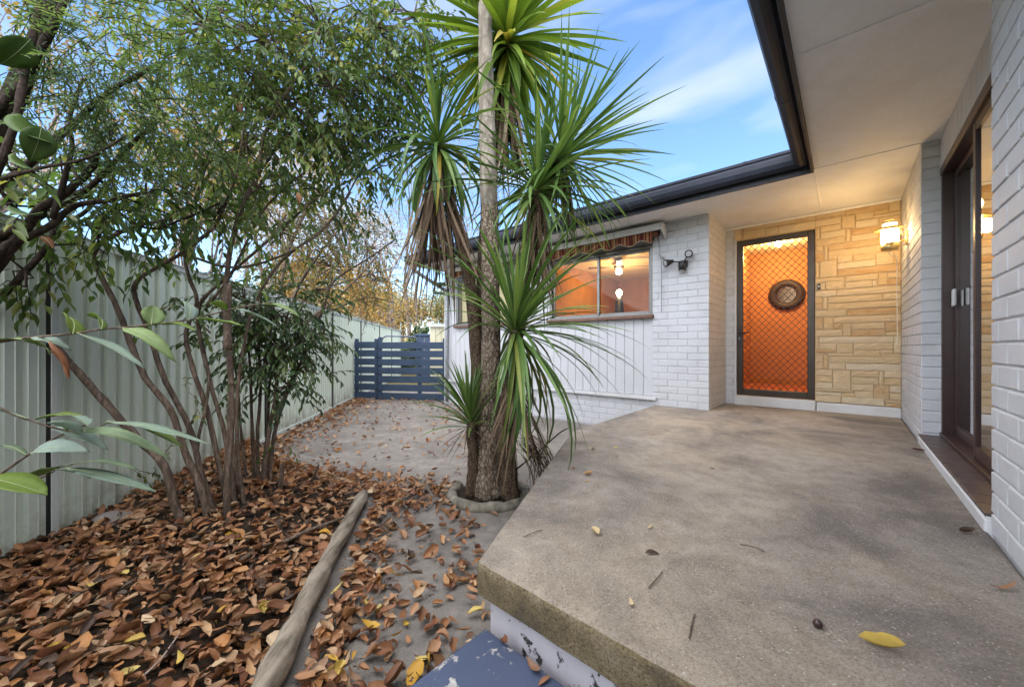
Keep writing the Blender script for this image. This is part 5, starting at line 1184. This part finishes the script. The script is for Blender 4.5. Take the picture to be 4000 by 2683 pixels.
def put(x, y, z, where, tilt=.5, size=None):
    L_ = size or max(.03, min(.105, rl.gauss(.066, .016))); yaw = rl.uniform(0, 6.283)
    SPOTS.append((x, y, z, yaw, rl.gauss(0, tilt), rl.gauss(0, tilt), L_, rl.randrange(28), where))
while len(SPOTS) < 3900:                          # thick litter in the bed
    y = rl.uniform(.55, 4.3) if rl.random() < .8 else rl.uniform(.8, 2.2); xl, xr = fence_x(y) + .02, bed_edge(y)
    x = rl.uniform(xl, xr + .03)
    if x / y < -1.45: continue
    put(x, y, max(.0, bed_z(x, y)) + .012 + .035 * rl.random(), 'bed', .42)
def clear(x, y):
    q_, p_ = x * HC - y * HS, x * HS + y * HC
    return not (p_ > .90 and q_ > -1.0 - .46 * max(0, min(1, (p_ - .93) / 2.02)) - .42 * max(0, min(1, (p_ - .93) / 2.02)) + 0) and not (.3 < p_ < .95 and q_ > -.97) and math.hypot(x + .175, y - 2.93) > .33
def onpath(n, fn, tilt=.38, zr=.022):
    k = 0
    while k < n:
        x, y = fn()
        if x > fence_x(y) + .05 and x > bed_edge(y) + .14 * (y < 2.86) and clear(x, y): put(x, y, .010 + rl.random() * zr, 'path', tilt)
        k += 1
onpath(360, lambda: (lambda y: (bed_edge(y) + .15 + abs(rl.gauss(0, .12)), y))(rl.uniform(.9, 2.9)), .4, .035)     # drifted along the log
onpath(560, lambda: (lambda u: (-1.75 + 1.30 * u + rl.gauss(0, .10), 3.28 - .42 * u + rl.gauss(0, .16)))(rl.random()), .45, .035)   # drift past the log's end
def clump(cx_, cy_, s, n): onpath(int(n * .62), lambda: (rl.gauss(cx_, s), rl.gauss(cy_, s * 1.1)), .45, .03)
for cx_, cy_, s, n in [(-.30, 2.42, .07, 34), (-.42, 2.62, .08, 22), (-.28, 2.05, .09, 34), (-.22, 1.86, .07, 26), (-.45, 1.75, .10, 34), (-.55, 1.5, .12, 46), (-.30, 1.45, .09, 34), (-.35, 1.22, .10, 34), (-.55, 1.15, .10, 34), (-.6, 2.0, .10, 24), (-.12, 1.6, .05, 16), (-.25, 1.15, .06, 18), (-.62, 1.75, .1, 30)]: clump(cx_, cy_, s, n)
onpath(60, lambda: (rl.uniform(-.85, -.1), rl.uniform(.95, 2.7)), .35)
onpath(900, lambda: (lambda y: (fence_x(y) + .06 + abs(rl.gauss(0, .30)), y))(rl.uniform(3.1, 8.4)), .35, .03)       # swept along the fence
onpath(420, lambda: (rl.uniform(-2.9, -.4), rl.uniform(3.0, 8.2)), .3)
onpath(120, lambda: (rl.uniform(-3.4, -1.6), rl.uniform(7.6, 8.45)), .3)
for _ in range(2600):                            # crumbs and fragments between the leaves
    y = rl.uniform(.8, 4.2); x = rl.uniform(fence_x(y) + .02, bed_edge(y) + .45)
    if clear(x, y): put(x, y, max(0, bed_z(x, y)) + .006 + .02 * rl.random(), 'bit', .8, rl.uniform(.008, .026))
def shown_leaf(s):
    if s[8] == 'bit': return 0
    x, y = proj((s[0], s[1], s[2])); 
    return 0 if (x < 10 or x > 2330 or y > 1560) else s[6] / math.hypot(s[0], s[1], EYE - s[2]) + (.006 if s[2] > .045 else 0) + (.008 if s[8] == 'path' else 0)
order = sorted(range(len(SPOTS)), key=lambda i: -shown_leaf(SPOTS[i]))
single = set(order[:300])
VV = []; FF = []; TT = []
for i, (x, y, z, yaw, tx, ty, L_, sh, where) in enumerate(SPOTS):
    M3 = Matrix.Rotation(yaw, 3, 'Z') @ Matrix.Rotation(tx, 3, 'X') @ Matrix.Rotation(ty, 3, 'Y')
    if i in single:
        u = rl.random(); yel = u < .075; me_ = (ME_y if yel else ME_b)[sh]
        o = link('fallen_leaf', me_, None, (x, y, z), M3.to_euler()); o.scale = (L_, L_, L_)
        if where == 'bed': pl_w = 'in the bed close beside the log' if bed_edge(y) - x < .28 else ('in the bed litter at the bottom left' if y < 1.35 else 'in the bed litter around the shrub stems'); tag(o, ('bright yellow leaf ' if yel else 'dry brown curled leaf ') + pl_w, 'leaf', ('yellow leaves ' if yel else 'brown leaves ') + pl_w)
        else: pl_w = 'on the path drifted against the log' if x - bed_edge(y) < .40 and y < 2.9 else ('on the path between step and palm ring' if y < 2.6 else 'on the path beyond the log end'); tag(o, ('bright yellow leaf ' if yel else 'dry brown curled leaf ') + pl_w, 'leaf', ('yellow leaves ' if yel else 'brown leaves ') + pl_w)
    else:
        V, F = SH[sh]; b = len(VV); Mx = M3 * L_; t = rl.random()
        if y > 3: t = .25 + .75 * t
        for v in V: w_ = Mx @ Vector(v); VV.append((w_.x + x, w_.y + y, w_.z + z))
        FF += [tuple(j + b for j in f) for f in F]; TT += [t] * len(F)
me = bpy.data.meshes.new('leaf_litter'); me.from_pydata(VV, [], FF); me.materials.append(M_fall); a_ = me.attributes.new('tint', 'FLOAT', 'FACE'); a_.data.foreach_set('value', TT); me.polygons.foreach_set('use_smooth', [True] * len(FF))
tag(link('leaf_litter', me), 'carpet of brown autumn leaves over bed and path', 'leaf litter', kind='stuff')
# single leaves, twigs and scraps on the porch slab: told apart by colour and place
def on_slab(dx, dy): t = (EYE - SLAB) * 1492 / (dy * 1.71086 - 1358); return Vector(((dx * 1.71086 - 2000) / 1492 * t, t, SLAB))
for dx, dy, L_, me_, sh, yaw, lab in [
    (2005, 1480, .095, ME_y, 6, -.8, 'long curled amber leaf on the slab near the bottom right'), (1360, 1220, .06, ME_p, 5, 1.9, 'pale folded leaf on the slab right of the slab corner'), (1484, 1207, .035, ME_p, 2, 0.2, 'small pale yellow leaf on the slab above the pink-brown leaf'),
    (1487, 1265, .06, ME_b, 7, .1, 'pink-brown flat leaf in the middle of the slab'), (1442, 1383, .035, ME_p, 9, 1.5, 'small creamy curled leaf near the slab front edge'), (2285, 1347, .085, ME_b, 1, -.1, 'long brown leaf on the slab near the right wall'),
    (1407, 1024, .055, ME_y, 4, 0.0, 'yellow-brown leaf on the slab furthest toward the door'), (1352, 1027, .06, ME_p, 8, .9, 'white papery leaf on the slab edge near the palm'), (1341, 1086, .06, ME_b, 6, -.2, 'brown leaf on the slab by the palm fronds'), (1340, 1103, .03, ME_y, 10, .3, 'small yellow leaf beside the brown leaf by the palm fronds'),
    (1408, 1046, .03, ME_b, 11, .5, 'tiny brown leaf below the yellow-brown leaf on the slab'), (1308, 1072, .03, ME_b, 12, .2, 'tiny brown leaf at the slab edge under the palm'), (2095, 1030, .09, ME_b, 13, -.3, 'shrivelled brown leaf beside the tiled door sill'), (1625, 1072, .03, ME_b, 14, .2, 'tiny brown leaf alone on the far slab'), (2205, 1218, .06, ME_b, 0, -.2, 'reddish slender leaf by the foot of the right wall'), (1490, 995, .035, ME_b, 2, .3, 'small brown leaf toward the window pier on the slab')]:
    p = on_slab(dx, dy); o = link('slab_leaf', me_[sh], None, (p.x, p.y, SLAB + .008), (rl.uniform(-.15, .15), rl.uniform(-.15, .15), yaw)); o.scale = (L_, L_ * (.34 if L_ > .08 else 1), L_); tag(o, lab, 'leaf')
for l, lab in [([(1195, 1228), (1238, 1212)], 'short grey twig on the slab near its left corner'), ([(1480, 1345), (1512, 1308)], 'curved grey twig in the middle of the slab'), ([(1573, 1460), (1580, 1425), (1586, 1405)], 'upright-lying dark twig near the slab front edge'), ([(1690, 1245), (1725, 1252), (1745, 1262)], 'dark broken twig on the slab below its centre')]:
    P = [on_slab(*q_) + Vector((0, 0, .005)) for q_ in l]
    if len(P) == 2: P = [P[0], (P[0] + P[1]) / 2 + Vector((.01, .006, .004)), P[1]]
    m = MB(); m.tube([q_ - P[0] for q_ in catmull(P, 4)], .0019, 6, jit=.2, rng=rl); tag(m.build('twig', M_stem, None, P[0], smooth=True), lab, 'twig')
p = on_slab(1867, 1432); m = MB(); m.lathe([(.002, 0), (.010, .004), (.012, .012), (.008, .02), (.002, .024)], 10); tag(m.build('seed_pod', M_brown, None, p, smooth=True), 'small dark seed pod on the slab near the amber leaf', 'seed pod')
# sticks in the bed and the stick from palm to slab
def stick(l, r, lab, mat=None, taper=.5):
    m = MB(); P = catmull(l, 5); m.tube([q_ - P[0] for q_ in P], [r * (1 - (1 - taper) * i / (len(P) - 1)) for i in range(len(P))], 7, jit=.12, rng=rl); tag(m.build('stick', mat or M_stem, None, P[0], smooth=True), lab, 'stick')
gp_ = lambda dx, dy, z: (lambda t: Vector(((dx * 1.71086 - 2000) / 1492 * t, t, z)))((EYE - z) * 1492 / (dy * 1.71086 - 1358))
stick([gp_(642, 1240, .07), gp_(700, 1212, .09), gp_(760, 1190, .085), gp_(800, 1175, .06)], .013, 'pale brown stick on the litter pointing at the log end', M_stem)
stick([gp_(500, 1290, .08), gp_(540, 1265, .09), gp_(585, 1235, .07)], .008, 'thin dark stick in the litter below the shrub stems', M_limb)
stick([gp_(330, 1540, .08), gp_(370, 1500, .09), gp_(420, 1430, .075)], .004, 'thin straw-coloured stalk in the litter at the bottom', M_twigp)
stick([gp_(690, 1120, .03), gp_(715, 1090, .10), gp_(728, 1060, .16)], .012, 'crooked brown stump stick poking out beyond the log', M_limb)
stick([Vector((.02, 2.85, .22)), Vector((.2, 2.95, .33)), Vector((.38, 3.1, .44)), Vector((.46, 3.15, .47))], .006, 'dark thin stick from palm foot resting on the slab edge', M_limb, .8)
rk = MB(); rk.lathe([(.03, 0), (.12, .02), (.13, .05), (.09, .085), (.02, .095)], 9); o = rk.build('rock', plain('grey_rock', (.24, .21, .19), .9, 0, .3, 14, .2, .6), None, gp_(272, 1195, .05), (0, .2, .4), smooth=True); o.scale = (1, .7, .7); tag(o, 'flat grey rock in the litter beside the fence', 'rock')

# spot leaves that stand out by colour and place
for dx, dy, z, L_, me_, sh, lab in [
    (1084, 1392, .035, .075, ME_y, 17, 'large golden leaf against the foot of the slab corner'), (965, 1503, .03, .075, ME_y, 4, 'amber leaf on the path near the blue step edge'), (945, 1545, .03, .10, ME_y, 20, 'long yellow leaf touching the corner of the blue step'), (840, 1396, .03, .06, ME_y, 9, 'pale lemon leaf on the path beside the log'), (808, 1494, .03, .045, ME_y, 2, 'small yellow leaf on bare path right of the log'),
    (313, 1460, .11, .065, ME_y, 5, 'orange-yellow leaf on top of the litter at lower left'), (450, 1270, .11, .06, ME_y, 8, 'yellow leaf on the litter below the shrub stems'), (283, 1308, .12, .06, ME_y, 21, 'lime yellow leaf on the litter below the fence'), (738, 1214, .10, .075, ME_y, 12, 'bright amber leaf on the litter just left of the log'), (207, 1335, .12, .065, ME_y, 14, 'orange leaf on the litter nearest the fence post'), (300, 1532, .10, .06, ME_y, 23, 'golden leaf in the litter at the bottom edge')]:
    p = gp_(dx, dy, z); o = link('bright_leaf', me_[sh], None, p, (rl.uniform(-.2, .2), rl.uniform(-.2, .2), rl.uniform(0, 6))); o.scale = (L_, L_, L_ * .7); tag(o, lab, 'leaf')
for dx, dy, L_, sh, lab in [(1215, 1520, .075, 22, 'rusty brown leaf wedged between blue step and slab'), (1150, 1462, .06, 25, 'brown leaf in the back corner of the blue step'), (1245, 1552, .05, 11, 'tan leaf on the blue step against the peeling riser')]:
    p = gp_(dx, dy, .186); o = link('step_leaf', ME_b[sh], None, p, (.1, .1, rl.uniform(0, 6))); o.scale = (L_, L_, L_); tag(o, lab, 'leaf')
